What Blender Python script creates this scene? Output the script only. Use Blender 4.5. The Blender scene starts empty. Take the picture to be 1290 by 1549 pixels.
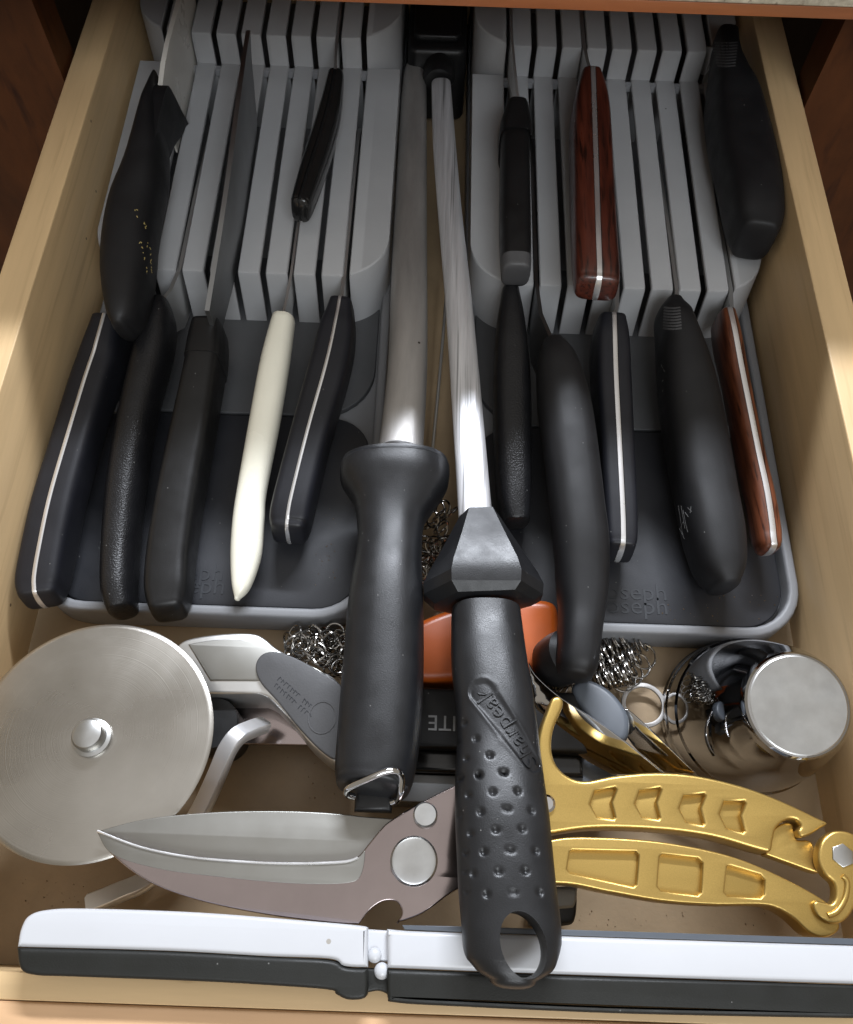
import bpy, bmesh, math, random
from mathutils import Vector, Matrix
from mathutils.bvhtree import BVHTree
random.seed(4)
SC = bpy.context.scene
COL = SC.collection
S = 0.01                       # the numbers below are centimetres
V = Vector

# ------------------------------------------------------------------ camera
FPX, CX, CY = 1290.0, 645.0, 775.0            # focal length and centre on a 1290 x 1549 frame
CAM = V((0.43, 0.0, 33.3))
yc = V((733 - CX, 1761 + CY, -FPX)).normalized()      # where the drawer's depth direction vanishes
xc = V((yc.y, -yc.x, 0)).normalized()
zc = xc.cross(yc)
ROT = Matrix((xc, yc, zc))                    # camera axes -> world
cd = bpy.data.cameras.new("camera")
cam = bpy.data.objects.new("camera", cd)
COL.objects.link(cam)
cam.matrix_world = Matrix.Translation(CAM * S) @ ROT.to_4x4()
cd.sensor_fit = 'HORIZONTAL'
cd.sensor_width = 36.0
cd.lens = 36.0 * FPX / 1290.0
cd.shift_y = (CY - 774.5) / 1290.0
cd.clip_start = 0.01
cd.clip_end = 50
SC.camera = cam

# ------------------------------------------------------------------ room light
w = bpy.data.worlds.new("World")
SC.world = w
w.use_nodes = True
bg = w.node_tree.nodes["Background"]
bg.inputs[0].default_value = (1.0, 0.90, 0.76, 1)
bg.inputs[1].default_value = 0.35


def area(name, loc, target, sx, sy, watts, col):
    l = bpy.data.lights.new(name, 'AREA')
    l.shape = 'RECTANGLE'
    l.size = sx * S
    l.size_y = sy * S
    l.energy = watts
    l.color = col
    o = bpy.data.objects.new(name, l)
    COL.objects.link(o)
    o.location = V(loc) * S
    o.rotation_euler = (V(target) - V(loc)).to_track_quat('-Z', 'Y').to_euler()
    return o


area("under_cabinet_lamp", (6, 66, 57), (0, 2, 5), 40, 4, 10.3, (0.90, 0.95, 1.04))
area("ceiling_lamp", (0, 10, 230), (0, 6, 4), 240, 190, 6.0, (0.95, 0.96, 1.0))
area("window_light", (30, -95, 120), (0, 30, 4), 80, 60, 15.0, (0.90, 0.95, 1.0))
SC.view_settings.view_transform = 'Standard'
SC.view_settings.look = 'None'
SC.view_settings.exposure = 0.0
SC.view_settings.gamma = 1.0


# ------------------------------------------------------------------ geometry helpers
def ray(px, py):
    return ROT @ V((px - CX, -(py - CY), -FPX))


def at(px, py, z):
    d = ray(px, py)
    return CAM + d * ((z - CAM.z) / d.z)


def atx(px, py, x):
    d = ray(px, py)
    return CAM + d * ((x - CAM.x) / d.x)


def scale_at(p):
    c = ROT.transposed() @ (p - CAM)
    return FPX / -c.z


def mesh(name, verts, faces, smooth=True, sharp=40):
    me = bpy.data.meshes.new(name)
    me.from_pydata([tuple(V(v) * S) for v in verts], [], faces)
    bm = bmesh.new()
    bm.from_mesh(me)
    bmesh.ops.remove_doubles(bm, verts=bm.verts, dist=1e-6)
    bmesh.ops.recalc_face_normals(bm, faces=bm.faces)
    for f in bm.faces:
        f.smooth = smooth
    if smooth and sharp:
        a = math.radians(sharp)
        for e in bm.edges:
            if len(e.link_faces) == 2 and e.calc_face_angle(0) > a:
                e.smooth = False
    bm.to_mesh(me)
    bm.free()
    return me


def obj(name, verts, faces, mat, parent=None, smooth=True, sharp=40, origin=None):
    """verts are world centimetres; the mesh is stored round its parent's (or its own) base point"""
    if parent is not None:
        o0 = wloc(parent)
    elif origin is not None:
        o0 = V(origin)
    else:
        xs = [v[0] for v in verts]; ys = [v[1] for v in verts]; zs = [v[2] for v in verts]
        o0 = V(((min(xs) + max(xs)) / 2, (min(ys) + max(ys)) / 2, min(zs)))
    me = mesh(name, [V(v) - o0 for v in verts], faces, smooth, sharp)
    o = bpy.data.objects.new(name, me)
    COL.objects.link(o)
    if mat:
        me.materials.append(mat)
    if parent is not None:
        o.parent = parent
    else:
        o.location = o0 * S
    return o


def wloc(o):
    p = V((0, 0, 0))
    while o is not None:
        p += V(o.location) / S
        o = o.parent
    return p


def thing(name, label, cat, loc, group=None):
    o = bpy.data.objects.new(name, None)
    o.empty_display_size = 0.01
    COL.objects.link(o)
    o.location = V(loc) * S
    tag(o, label, cat, group)
    return o


def tag(o, label, cat, group=None):
    o['label'] = label
    o['category'] = cat
    if group:
        o['group'] = group
    return o


def cr(pts, sub=6, closed=True):
    """Catmull-Rom through 2-D/3-D points; a point given as (.., 'c') is a corner"""
    P = [(V(p[:-1]) if p[-1] == 'c' else V(p)) for p in pts]
    C = [p[-1] == 'c' for p in pts]
    n = len(P)
    out = []
    rng = range(n) if closed else range(n - 1)
    for i in rng:
        p1, p2 = P[i], P[(i + 1) % n]
        p0 = P[(i - 1) % n] if (closed or i > 0) else p1
        p3 = P[(i + 2) % n] if (closed or i + 2 < n) else p2
        if C[i]:
            p0 = p1
        if C[(i + 1) % n]:
            p3 = p2
        if C[i] and C[(i + 1) % n]:
            out.append(p1)
            continue
        for k in range(sub):
            t = k / sub
            t2, t3 = t * t, t * t * t
            out.append(0.5 * ((2 * p1) + (p2 - p0) * t + (2 * p0 - 5 * p1 + 4 * p2 - p3) * t2 + (3 * p1 - p0 - 3 * p2 + p3) * t3))
    if not closed:
        out.append(P[-1])
    return out


def section(wd, h, n, seg, lo=None, hi=None):
    r = []
    for k in range(seg):
        a = 2 * math.pi * k / seg
        c, s = math.cos(a), math.sin(a)
        x = math.copysign(abs(c) ** (2 / n), c) * wd / 2
        y = math.copysign(abs(s) ** (2 / n), s) * h / 2
        if lo is not None:
            x = max(x, lo)
        if hi is not None:
            x = min(x, hi)
        r.append((x, y))
    return r


def stations(pts, mode, n):
    """(px, py, width px, z, h) -> list of [centre x, y, z, width, height] in cm"""
    out = []
    for px, py, wpx, z, h in pts:
        p = at(px, py, z)
        k = scale_at(p)
        wd = wpx / k
        if mode == 'mid':
            d = (p - CAM).normalized()
            sa = abs(d.x) / math.hypot(d.x, d.z)
            ca = math.sqrt(1 - sa * sa)
            q = n / (n - 1)
            wd = max(wd ** q - (h * sa) ** q, (wd * 0.4) ** q) ** (1 / q) / ca
            c = p
        else:
            c = p - V((0, 0, h / 2))
        out.append((c.x, c.y, c.z, wd, h))
    return out


def frames(st, sub):
    pts = cr([list(s) for s in st], sub, closed=False)
    fr = []
    for i, p in enumerate(pts):
        c = V(p[:3])
        a = V(pts[max(0, i - 1)][:3])
        b = V(pts[min(len(pts) - 1, i + 1)][:3])
        T = (b - a).normalized()
        Sd = T.cross(V((0, 0, 1))).normalized()
        N = Sd.cross(T)
        fr.append([c, T, Sd, N, max(p[3], 0.02), max(p[4], 0.02)])
    return fr


def loft(name, fr, mat, parent, n=3.0, seg=28, cap0=0.3, cap1=0.3, roll=0.0, lo=None, hi=None, dw=0.0, dh=0.0,
         setw=None, disp=None, caps=5, sec=None, smooth=True, sharp=50, ext=0.0, twist=None):
    rings = []

    def ring(c, Sd, N, wd, h, k=1.0, i=0):
        a = math.radians(roll + (twist(i) if twist else 0))
        S2 = Sd * math.cos(a) + N * math.sin(a)
        N2 = N * math.cos(a) - Sd * math.sin(a)
        W = (setw if setw else wd) + dw
        q = sec(W, h + dh) if sec else section(W, h + dh, n, seg, lo, hi)
        r = []
        for x, y in q:
            v = c + S2 * x * (k if not setw else 1.0) + N2 * y * k
            if disp:
                v = disp(v, c, S2, N2, y > 0)
            r.append(v)
        rings.append(r)
    c, T, Sd, N, wd, h = fr[0]
    for k in range(caps, 0, -1):
        f = math.pi / 2 * k / (caps + 0.35)
        ring(c - T * ((cap0 + ext) * math.sin(f)), Sd, N, wd, h, math.cos(f) ** 0.8)
    for i, (c, T, Sd, N, wd, h) in enumerate(fr):
        ring(c, Sd, N, wd, h, i=i)
    c, T, Sd, N, wd, h = fr[-1]
    for k in range(1, caps + 1):
        f = math.pi / 2 * k / (caps + 0.35)
        ring(c + T * ((cap1 + ext) * math.sin(f)), Sd, N, wd, h, math.cos(f) ** 0.8, i=len(fr) - 1)
    m = len(rings[0])
    verts = [v for r in rings for v in r]
    faces = []
    for i in range(len(rings) - 1):
        for j in range(m):
            a, b = i * m + j, i * m + (j + 1) % m
            faces.append((a, b, b + m, a + m))
    faces.append(tuple(range(m)))
    faces.append(tuple(range(len(verts) - m, len(verts))))
    return obj(name, verts, faces, mat, parent, smooth, sharp)


class Plane:
    """a flat working plane through the place seen at (px,py) at height z, rising sx per cm in x and sy per cm in y"""
    def __init__(self, px, py, z, sx=0.0, sy=0.0):
        self.o = at(px, py, z)
        self.n = V((-sx, -sy, 1)).normalized()
        self.u = V((1, 0, sx)).normalized()
        self.v = self.n.cross(self.u).normalized()

    def hit(self, px, py):
        d = ray(px, py)
        return CAM + d * ((self.o - CAM).dot(self.n) / d.dot(self.n))

    def loc(self, px, py):
        p = self.hit(px, py) - self.o
        return V((p.dot(self.u), p.dot(self.v)))

    def world(self, q):
        return self.o + self.u * q[0] + self.v * q[1] + self.n * q[2]


def curve_mesh(polys, thick, bevel=0.0, res=2):
    """filled outlines (first the rim, then holes), extruded; returns verts (top face at z=0) and faces in cm"""
    cu = bpy.data.curves.new("outline", 'CURVE')
    cu.dimensions = '2D'
    cu.fill_mode = 'BOTH'
    cu.extrude = max(thick / 2 - bevel, 0.0005)
    cu.bevel_depth = bevel
    cu.bevel_resolution = res
    cu.offset = -bevel
    for poly in polys:
        sp = cu.splines.new('POLY')
        sp.points.add(len(poly) - 1)
        for i, p in enumerate(poly):
            sp.points[i].co = (p[0], p[1], 0, 1)
        sp.use_cyclic_u = True
    return eval_curve(cu, thick / 2)


def eval_curve(cu, top):
    o = bpy.data.objects.new("outline", cu)
    COL.objects.link(o)
    dg = bpy.context.evaluated_depsgraph_get()
    dg.update()
    me = bpy.data.meshes.new_from_object(o.evaluated_get(dg))
    vs = [(v.co.x, v.co.y, v.co.z - top) for v in me.vertices]
    fs = [tuple(p.vertices) for p in me.polygons]
    bpy.data.objects.remove(o)
    bpy.data.curves.remove(cu)
    bpy.data.meshes.remove(me)
    return vs, fs


def plate(name, plane, polys, thick, mat, parent, bevel=0.0, drop=0.0, res=2, sub=6, smooth=True, raw=False, sharp=40):
    L = []
    for poly in polys:
        if raw:
            L.append([V(p) for p in poly])
        else:
            q = [(list(plane.loc(p[0], p[1])) + (['c'] if p[-1] == 'c' else [])) for p in poly]
            L.append(cr(q, sub))
    vs, fs = curve_mesh(L, thick, bevel, res)
    vs = [plane.world((v[0], v[1], v[2] - drop)) for v in vs]
    return obj(name, vs, fs, mat, parent, smooth, sharp)


def rrect(x0, x1, y0, y1, r, k=8):
    """rounded rectangle; r is one radius or four (x0y0, x1y0, x1y1, x0y1)"""
    if not isinstance(r, (tuple, list)):
        r = (r,) * 4
    out = []
    for (cx, cy, a0), rr in zip(((x0, y0, 180), (x1, y0, 270), (x1, y1, 0), (x0, y1, 90)), r):
        ox = cx + (rr if cx == x0 else -rr)
        oy = cy + (rr if cy == y0 else -rr)
        if rr <= 0.001:
            out.append(V((cx, cy)))
            continue
        for i in range(k + 1):
            a = math.radians(a0 + 90 * i / k)
            out.append(V((ox + rr * math.cos(a), oy + rr * math.sin(a))))
    return out


class Flat(Plane):
    def __init__(self, z):
        self.o = V((0, 0, z)); self.n = V((0, 0, 1)); self.u = V((1, 0, 0)); self.v = V((0, 1, 0))


def slab(name, poly, z0, z1, mat, parent, bevel=0.05, holes=(), res=2, sharp=40):
    return plate(name, Flat(z1), [poly] + list(holes), z1 - z0, mat, parent, bevel, 0, res, raw=True, sharp=sharp)


def box(name, x0, x1, y0, y1, z0, z1, mat, parent, bevel=0.06, kind=None):
    return slab(name, [V((x0, y0)), V((x1, y0)), V((x1, y1)), V((x0, y1))], z0, z1, mat, parent, bevel)


def tube(name, pts, r, mat, parent, seg=10, sub=6, closed=False, flat=None):
    P = cr([list(p) for p in pts], sub, closed)
    n = len(P)
    verts, faces = [], []
    prevN = None
    for i, p in enumerate(P):
        a = P[(i - 1) % n] if (closed or i > 0) else p
        b = P[(i + 1) % n] if (closed or i < n - 1) else p
        T = (b - a).normalized()
        if prevN is None:
            prevN = T.cross(V((0.13, 0.2, 1))).normalized()
        N = (prevN - T * prevN.dot(T)).normalized()
        B = T.cross(N)
        prevN = N
        for k in range(seg):
            t = 2 * math.pi * k / seg
            verts.append(p + N * r * math.cos(t) + B * r * math.sin(t))
    m = n if closed else n - 1
    for i in range(m):
        for k in range(seg):
            a, b = i * seg + k, i * seg + (k + 1) % seg
            c, d = ((i + 1) % n) * seg + (k + 1) % seg, ((i + 1) % n) * seg + k
            faces.append((a, b, c, d))
    if not closed:
        faces.append(tuple(range(seg)))
        faces.append(tuple(range(len(verts) - seg, len(verts))))
    return obj(name, verts, faces, mat, parent)


def ribbon(name, pts, wd, th, mat, parent, side=None, sub=6):
    """flat bar bent along pts; its width lies along `side`"""
    P = cr([list(p) for p in pts], sub, False)
    verts, faces = [], []
    prof = [(-.5, -.35), (-.42, -.5), (.42, -.5), (.5, -.35), (.5, .35), (.42, .5), (-.42, .5), (-.5, .35)]
    for i, p in enumerate(P):
        T = (P[min(i + 1, len(P) - 1)] - P[max(i - 1, 0)]).normalized()
        B = (side - T * side.dot(T)).normalized()
        N = T.cross(B)
        k = 1.0
        if i == 0 or i == len(P) - 1:
            k = 0.7
        for x, y in prof:
            verts.append(p + B * x * wd * k + N * y * th)
    m = len(prof)
    for i in range(len(P) - 1):
        for k in range(m):
            a, b = i * m + k, i * m + (k + 1) % m
            faces.append((a, b, b + m, a + m))
    faces.append(tuple(range(m)))
    faces.append(tuple(range(len(verts) - m, len(verts))))
    return obj(name, verts, faces, mat, parent)


def lathe(name, prof, base, axis, mat, parent, seg=64, sharp=35):
    """prof: (radius, height) along axis from base"""
    ax = V(axis).normalized()
    u = ax.orthogonal().normalized()
    v = ax.cross(u)
    verts, faces = [], []
    for r, h in prof:
        for k in range(seg):
            t = 2 * math.pi * k / seg
            verts.append(V(base) + ax * h + (u * math.cos(t) + v * math.sin(t)) * max(r, 0.001))
    for i in range(len(prof) - 1):
        for k in range(seg):
            a, b = i * seg + k, i * seg + (k + 1) % seg
            faces.append((a, b, b + seg, a + seg))
    faces.append(tuple(range(seg)))
    faces.append(tuple(range(len(verts) - seg, len(verts))))
    return obj(name, verts, faces, mat, parent, True, sharp)


def blade(name, st, th, mat, parent, edge=0.3):
    """st: list of (top point, depth below it); a plate on edge, thinner at its lower edge"""
    verts, faces = [], []
    for i, (p, h) in enumerate(st):
        p = V(p)
        a = V(st[max(0, i - 1)][0]); b = V(st[min(len(st) - 1, i + 1)][0])
        T = (b - a); T.z = 0
        Sd = T.normalized().cross(V((0, 0, 1)))
        for x, z in ((-.5, 0), (.5, 0), (.5 * .8, -h * .6), (.5 * edge, -h), (-.5 * edge, -h), (-.5 * .8, -h * .6)):
            verts.append(p + Sd * x * th + V((0, 0, z)))
    for i in range(len(st) - 1):
        for k in range(6):
            a, b = i * 6 + k, i * 6 + (k + 1) % 6
            faces.append((a, b, b + 6, a + 6))
    faces.append(tuple(range(6)))
    faces.append(tuple(range(len(verts) - 6, len(verts))))
    return obj(name, verts, faces, mat, parent, True, 25)


def text_polys(s, size, extrude=0.02, spacing=1.0, line=0.85):
    cu = bpy.data.curves.new("lettering", 'FONT')
    cu.body = s
    cu.size = size
    cu.extrude = extrude
    cu.resolution_u = 3
    cu.space_character = spacing
    cu.space_line = line
    cu.align_x = 'CENTER'
    cu.align_y = 'CENTER'
    return eval_curve(cu, 0.0)


# ------------------------------------------------------------------ materials
def mat(name, base, rough=0.5, metal=0.0, var=0.12, vscale=60, stretch=(1, 1, 1), bump=0.0, bscale=900, rvar=0.1,
        spec=0.5, coat=0.0, specks=0.0, col2=None, aniso=0.0, dark=None, bstretch=None, speck_col=(0.13, 0.13, 0.125), sscale=130):
    m = bpy.data.materials.new(name)
    m.use_nodes = True
    nt = m.node_tree
    N, L = nt.nodes, nt.links
    b = N["Principled BSDF"]
    tc = N.new("ShaderNodeTexCoord")
    mp = N.new("ShaderNodeMapping")
    mp.inputs["Scale"].default_value = stretch
    L.new(tc.outputs["Object"], mp.inputs[0])
    no = N.new("ShaderNodeTexNoise")
    no.inputs["Scale"].default_value = vscale
    no.inputs["Detail"].default_value = 6
    no.inputs["Roughness"].default_value = 0.62
    L.new(mp.outputs[0], no.inputs["Vector"])
    ramp = N.new("ShaderNodeValToRGB")
    c = V(base)
    lo = c * (1 - var)
    hi = V(col2) if col2 else c * (1 + var)
    ramp.color_ramp.elements[0].position = 0.3
    ramp.color_ramp.elements[1].position = 0.7
    ramp.color_ramp.elements[0].color = (*lo, 1)
    ramp.color_ramp.elements[1].color = (*hi, 1)
    L.new(no.outputs[0], ramp.inputs[0])
    col = ramp.outputs[0]
    if dark:      # sparse darker streaks or pores of the material itself: (scale, stretch, colour, threshold)
        mp2 = N.new("ShaderNodeMapping"); mp2.inputs["Scale"].default_value = dark[1]
        L.new(tc.outputs["Object"], mp2.inputs[0])
        n2 = N.new("ShaderNodeTexNoise"); n2.inputs["Scale"].default_value = dark[0]; n2.inputs["Detail"].default_value = 4
        L.new(mp2.outputs[0], n2.inputs["Vector"])
        r2 = N.new("ShaderNodeValToRGB")
        r2.color_ramp.elements[0].position = dark[3]
        r2.color_ramp.elements[1].position = dark[3] + 0.16
        r2.color_ramp.elements[0].color = (0, 0, 0, 1)
        r2.color_ramp.elements[1].color = (1, 1, 1, 1)
        L.new(n2.outputs[0], r2.inputs[0])
        mx = N.new("ShaderNodeMixRGB")
        mx.inputs[2].default_value = (*dark[2], 1)
        L.new(r2.outputs[0], mx.inputs[0]); L.new(col, mx.inputs[1])
        col = mx.outputs[0]
    if specks:    # grains of dust and crumbs
        vo = N.new("ShaderNodeTexVoronoi"); vo.inputs["Scale"].default_value = sscale
        L.new(tc.outputs["Object"], vo.inputs["Vector"])
        sp = N.new("ShaderNodeSeparateColor"); L.new(vo.outputs["Color"], sp.inputs[0])
        a = N.new("ShaderNodeMath"); a.operation = 'LESS_THAN'; a.inputs[1].default_value = 0.09
        L.new(vo.outputs["Distance"], a.inputs[0])
        g = N.new("ShaderNodeMath"); g.operation = 'LESS_THAN'; g.inputs[1].default_value = specks
        L.new(sp.outputs[0], g.inputs[0])
        mu = N.new("ShaderNodeMath"); mu.operation = 'MULTIPLY'
        L.new(a.outputs[0], mu.inputs[0]); L.new(g.outputs[0], mu.inputs[1])
        mx = N.new("ShaderNodeMixRGB"); mx.inputs[2].default_value = (*speck_col, 1)
        L.new(mu.outputs[0], mx.inputs[0]); L.new(col, mx.inputs[1])
        col = mx.outputs[0]
    L.new(col, b.inputs["Base Color"])
    b.inputs["Metallic"].default_value = metal
    b.inputs["Specular IOR Level"].default_value = spec
    b.inputs["Coat Weight"].default_value = coat
    b.inputs["Coat Roughness"].default_value = 0.15
    if rvar:
        mr = N.new("ShaderNodeMapRange")
        mr.inputs["From Min"].default_value = 0.25; mr.inputs["From Max"].default_value = 0.75
        mr.inputs["To Min"].default_value = max(0.02, rough - rvar); mr.inputs["To Max"].default_value = min(1, rough + rvar)
        n3 = N.new("ShaderNodeTexNoise"); n3.inputs["Scale"].default_value = vscale * 1.7; n3.inputs["Detail"].default_value = 5
        L.new(mp.outputs[0], n3.inputs["Vector"])
        L.new(n3.outputs[0], mr.inputs[0]); L.new(mr.outputs[0], b.inputs["Roughness"])
    else:
        b.inputs["Roughness"].default_value = rough
    if bump:
        n4 = N.new("ShaderNodeTexNoise"); n4.inputs["Scale"].default_value = bscale; n4.inputs["Detail"].default_value = 3
        if bstretch:
            mp3 = N.new("ShaderNodeMapping"); mp3.inputs["Scale"].default_value = bstretch
            L.new(tc.outputs["Object"], mp3.inputs[0]); L.new(mp3.outputs[0], n4.inputs["Vector"])
        else:
            L.new(tc.outputs["Object"], n4.inputs["Vector"])
        bp = N.new("ShaderNodeBump"); bp.inputs["Strength"].default_value = bump; bp.inputs["Distance"].default_value = 0.0004
        L.new(n4.outputs[0], bp.inputs["Height"]); L.new(bp.outputs[0], b.inputs["Normal"])
    return m


M = {}
M['maple'] = mat("maple", (0.58, 0.41, 0.222), 0.45, var=0.10, vscale=9, stretch=(9, 0.9, 9), bump=0.08, bscale=260, bstretch=(3, .3, 3), dark=(110, (3, .10, 3), (0.49, 0.34, 0.18), 0.56), spec=0.35, specks=0.02, speck_col=(0.14, 0.09, 0.05))
M['maple_x'] = mat("maple_x", (0.58, 0.41, 0.222), 0.42, var=0.10, vscale=9, stretch=(0.9, 9, 9), bump=0.08, bscale=260, bstretch=(.3, 3, 3),
                   dark=(90, (.35, 3, 3), (0.33, 0.215, 0.10), 0.64), spec=0.4)
M['front_wood'] = mat("front_wood", (0.66, 0.42, 0.24), 0.35, var=0.12, vscale=9, stretch=(0.9, 9, 9), bump=0.05, bscale=260, spec=0.4)
M['liner'] = mat("liner", (0.29, 0.21, 0.125), 0.5, var=0.13, vscale=40, bump=0.15, bscale=700, specks=0.05, speck_col=(0.08, 0.055, 0.03), sscale=160)
M['redwood'] = mat("redwood", (0.055, 0.017, 0.004), 0.6, var=0.45, vscale=26, stretch=(1.3, 1, .5), bump=0.06, bscale=300, spec=0.2, dark=(60, (2, 2, .4), (0.022, 0.006, 0.002), 0.58))
M['trim_wood'] = mat("trim_wood", (0.30, 0.10, 0.035), 0.4, var=0.25, vscale=20, stretch=(.5, 4, 4))
M['laminate'] = mat("laminate", (0.42, 0.37, 0.28), 0.35, var=0.35, vscale=240, col2=(0.60, 0.55, 0.44), dark=(420, (1, 1, 1), (0.13, 0.10, 0.07), 0.58))
M['dark_inside'] = mat("dark_inside", (0.05, 0.03, 0.018), 0.7, vscale=20)
M['slide'] = mat("slide", (0.25, 0.25, 0.24), 0.5, metal=0.4, vscale=30)
M['tray'] = mat("tray", (0.31, 0.313, 0.32), 0.46, var=0.05, vscale=30, bump=0.10, bscale=1500, specks=0.012, rvar=0.06)
M['rim'] = mat("rim", (0.185, 0.188, 0.197), 0.5, var=0.05, vscale=30, bump=0.08, bscale=1500, rvar=0.05)
M['mat'] = mat("mat", (0.0135, 0.0145, 0.0185), 0.52, var=0.10, vscale=60, bump=0.10, bscale=2600, specks=0.07, sscale=420)
M['pad'] = mat("pad", (0.06, 0.062, 0.066), 0.55, var=0.08, vscale=50, bump=0.10, bscale=1500, specks=0.02)
M['emboss'] = mat("emboss", (0.012, 0.014, 0.018), 0.5, var=0.0)
M['black'] = mat("black", (0.008, 0.008, 0.0085), 0.42, var=0.2, vscale=80, bump=0.08, bscale=2400, spec=0.36, specks=0.07, sscale=420)
M['black_soft'] = mat("black_soft", (0.008, 0.008, 0.009), 0.54, var=0.2, vscale=50, bump=0.10, bscale=3000, spec=0.36, specks=0.07, sscale=420)
M['black_tex'] = mat("black_tex", (0.008, 0.008, 0.009), 0.36, var=0.2, vscale=80, bump=0.55, bscale=1500, spec=0.36, specks=0.07, sscale=420)
M['black_gloss'] = mat("black_gloss", (0.010, 0.010, 0.010), 0.16, var=0.2, vscale=80, rvar=0.05, specks=0.02)
M['poly_grey'] = mat("poly_grey", (0.010, 0.0105, 0.014), 0.45, var=0.15, vscale=60, bump=0.12, bscale=2600, spec=0.36, specks=0.07, sscale=420)
M['steel_blk'] = mat("steel_blk", (0.010, 0.0105, 0.012), 0.40, var=0.2, vscale=70, bump=0.16, bscale=2600, spec=0.45, specks=0.07, sscale=420)
M['inlay'] = mat("inlay", (0.060, 0.060, 0.063), 0.5, var=0.1, vscale=60, bump=0.12, bscale=1600, specks=0.07, sscale=420)
M['grey_pad'] = mat("grey_pad", (0.085, 0.097, 0.115), 0.42, var=0.06, vscale=60)
M['cream'] = mat("cream", (0.78, 0.755, 0.64), 0.25, var=0.05, vscale=30, rvar=0.06, specks=0.01, speck_col=(0.3, 0.25, 0.15))
M['ceramic'] = mat("ceramic", (0.62, 0.60, 0.55), 0.3, var=0.04, vscale=30, rvar=0.06)
M['white'] = mat("white", (0.53, 0.54, 0.565), 0.35, var=0.02, vscale=30, rvar=0.08, specks=0.02, speck_col=(0.35, 0.33, 0.30))
M['bar_black'] = mat("bar_black", (0.011, 0.0115, 0.010), 0.5, var=0.15, vscale=60, bump=0.15, bscale=2200, spec=0.36, specks=0.07, sscale=420)
M['orange'] = mat("orange", (0.44, 0.085, 0.009), 0.4, var=0.1, vscale=30)
M['rosewood'] = mat("rosewood", (0.052, 0.0115, 0.0075), 0.36, var=0.5, vscale=26, stretch=(7, .55, 7), bump=0.06, bscale=500, bstretch=(5, .4, 5), coat=0.2, col2=(0.095, 0.022, 0.012), dark=(120, (6, .28, 6), (0.012, 0.004, 0.003), 0.50))
M['rosewood_light'] = mat("rosewood_light", (0.095, 0.026, 0.012), 0.36, var=0.5, vscale=26, stretch=(7, .55, 7), bump=0.06, bscale=500, bstretch=(5, .4, 5), coat=0.2, col2=(0.18, 0.056, 0.025), dark=(120, (6, .28, 6), (0.03, 0.008, 0.004), 0.52))
M['tang'] = mat("tang", (0.78, 0.78, 0.79), 0.30, metal=0.85, var=0.08, vscale=60, stretch=(1, .3, 1), rvar=0.1)
M['steel'] = mat("steel", (0.64, 0.64, 0.63), 0.34, metal=0.85, var=0.05, vscale=25, rvar=0.07, bump=0.04, bscale=900, bstretch=(1, .08, 1))
M['disc'] = mat("disc", (0.40, 0.38, 0.345), 0.30, metal=1, var=0.14, vscale=16, rvar=0.10, specks=0.012)
M['shear_matte'] = mat("shear_matte", (0.30, 0.295, 0.275), 0.42, metal=1, var=0.05, vscale=40, rvar=0.05, specks=0.01)
M['shear_polish'] = mat("shear_polish", (0.37, 0.315, 0.31), 0.15, metal=1, var=0.16, vscale=11, rvar=0.06, specks=0.01)
M['chrome'] = mat("chrome", (0.60, 0.60, 0.605), 0.06, metal=1, var=0.03, vscale=20, rvar=0.03)
M['cap_metal'] = mat("cap_metal", (0.50, 0.505, 0.50), 0.34, metal=1, var=0.16, vscale=60, rvar=0.06)
M['dull_blade'] = mat("dull_blade", (0.26, 0.265, 0.27), 0.42, metal=1, var=0.08, vscale=20)
M['grey_steel'] = mat("grey_steel", (0.40, 0.385, 0.37), 0.50, metal=0.75, var=0.22, vscale=26, stretch=(3, .5, 3), rvar=0.08, bump=0.10, bscale=800, bstretch=(2, .1, 2), specks=0.02, speck_col=(.08, .07, .06))
M['hone'] = mat("hone", (0.74, 0.745, 0.77), 0.5, metal=0.7, var=0.2, vscale=30, stretch=(14, .55, 3), rvar=0.08, bump=0.15, bscale=500, bstretch=(6, .05, 3), dark=(60, (12, .16, 3), (0.26, 0.26, 0.265), 0.57))
M['bar_steel'] = mat("bar_steel", (0.78, 0.78, 0.79), 0.32, metal=0.75, var=0.05, vscale=30, rvar=0.05)
M['cup_metal'] = mat("cup_metal", (0.46, 0.46, 0.465), 0.05, metal=1, var=0.04, vscale=20, rvar=0.02)
M['ring'] = mat("ring", (0.32, 0.305, 0.285), 0.22, metal=1, var=0.1, vscale=60)
M['gold'] = mat("gold", (0.52, 0.355, 0.11), 0.34, metal=0.85, var=0.09, vscale=2600, rvar=0.04, bump=0.07, bscale=6000)
M['brass'] = mat("brass", (0.55, 0.35, 0.14), 0.3, metal=1)
M['gold_print'] = mat("gold_print", (0.34, 0.27, 0.10), 0.45, var=0.3, vscale=400)
M['rib'] = mat("rib", (0.055, 0.055, 0.057), 0.55)
M['grey_print'] = mat("grey_print", (0.13, 0.13, 0.13), 0.45, var=0.2, vscale=300)
M['label_print'] = mat("label_print", (0.22, 0.22, 0.22), 0.45, var=0.2, vscale=300)

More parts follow.
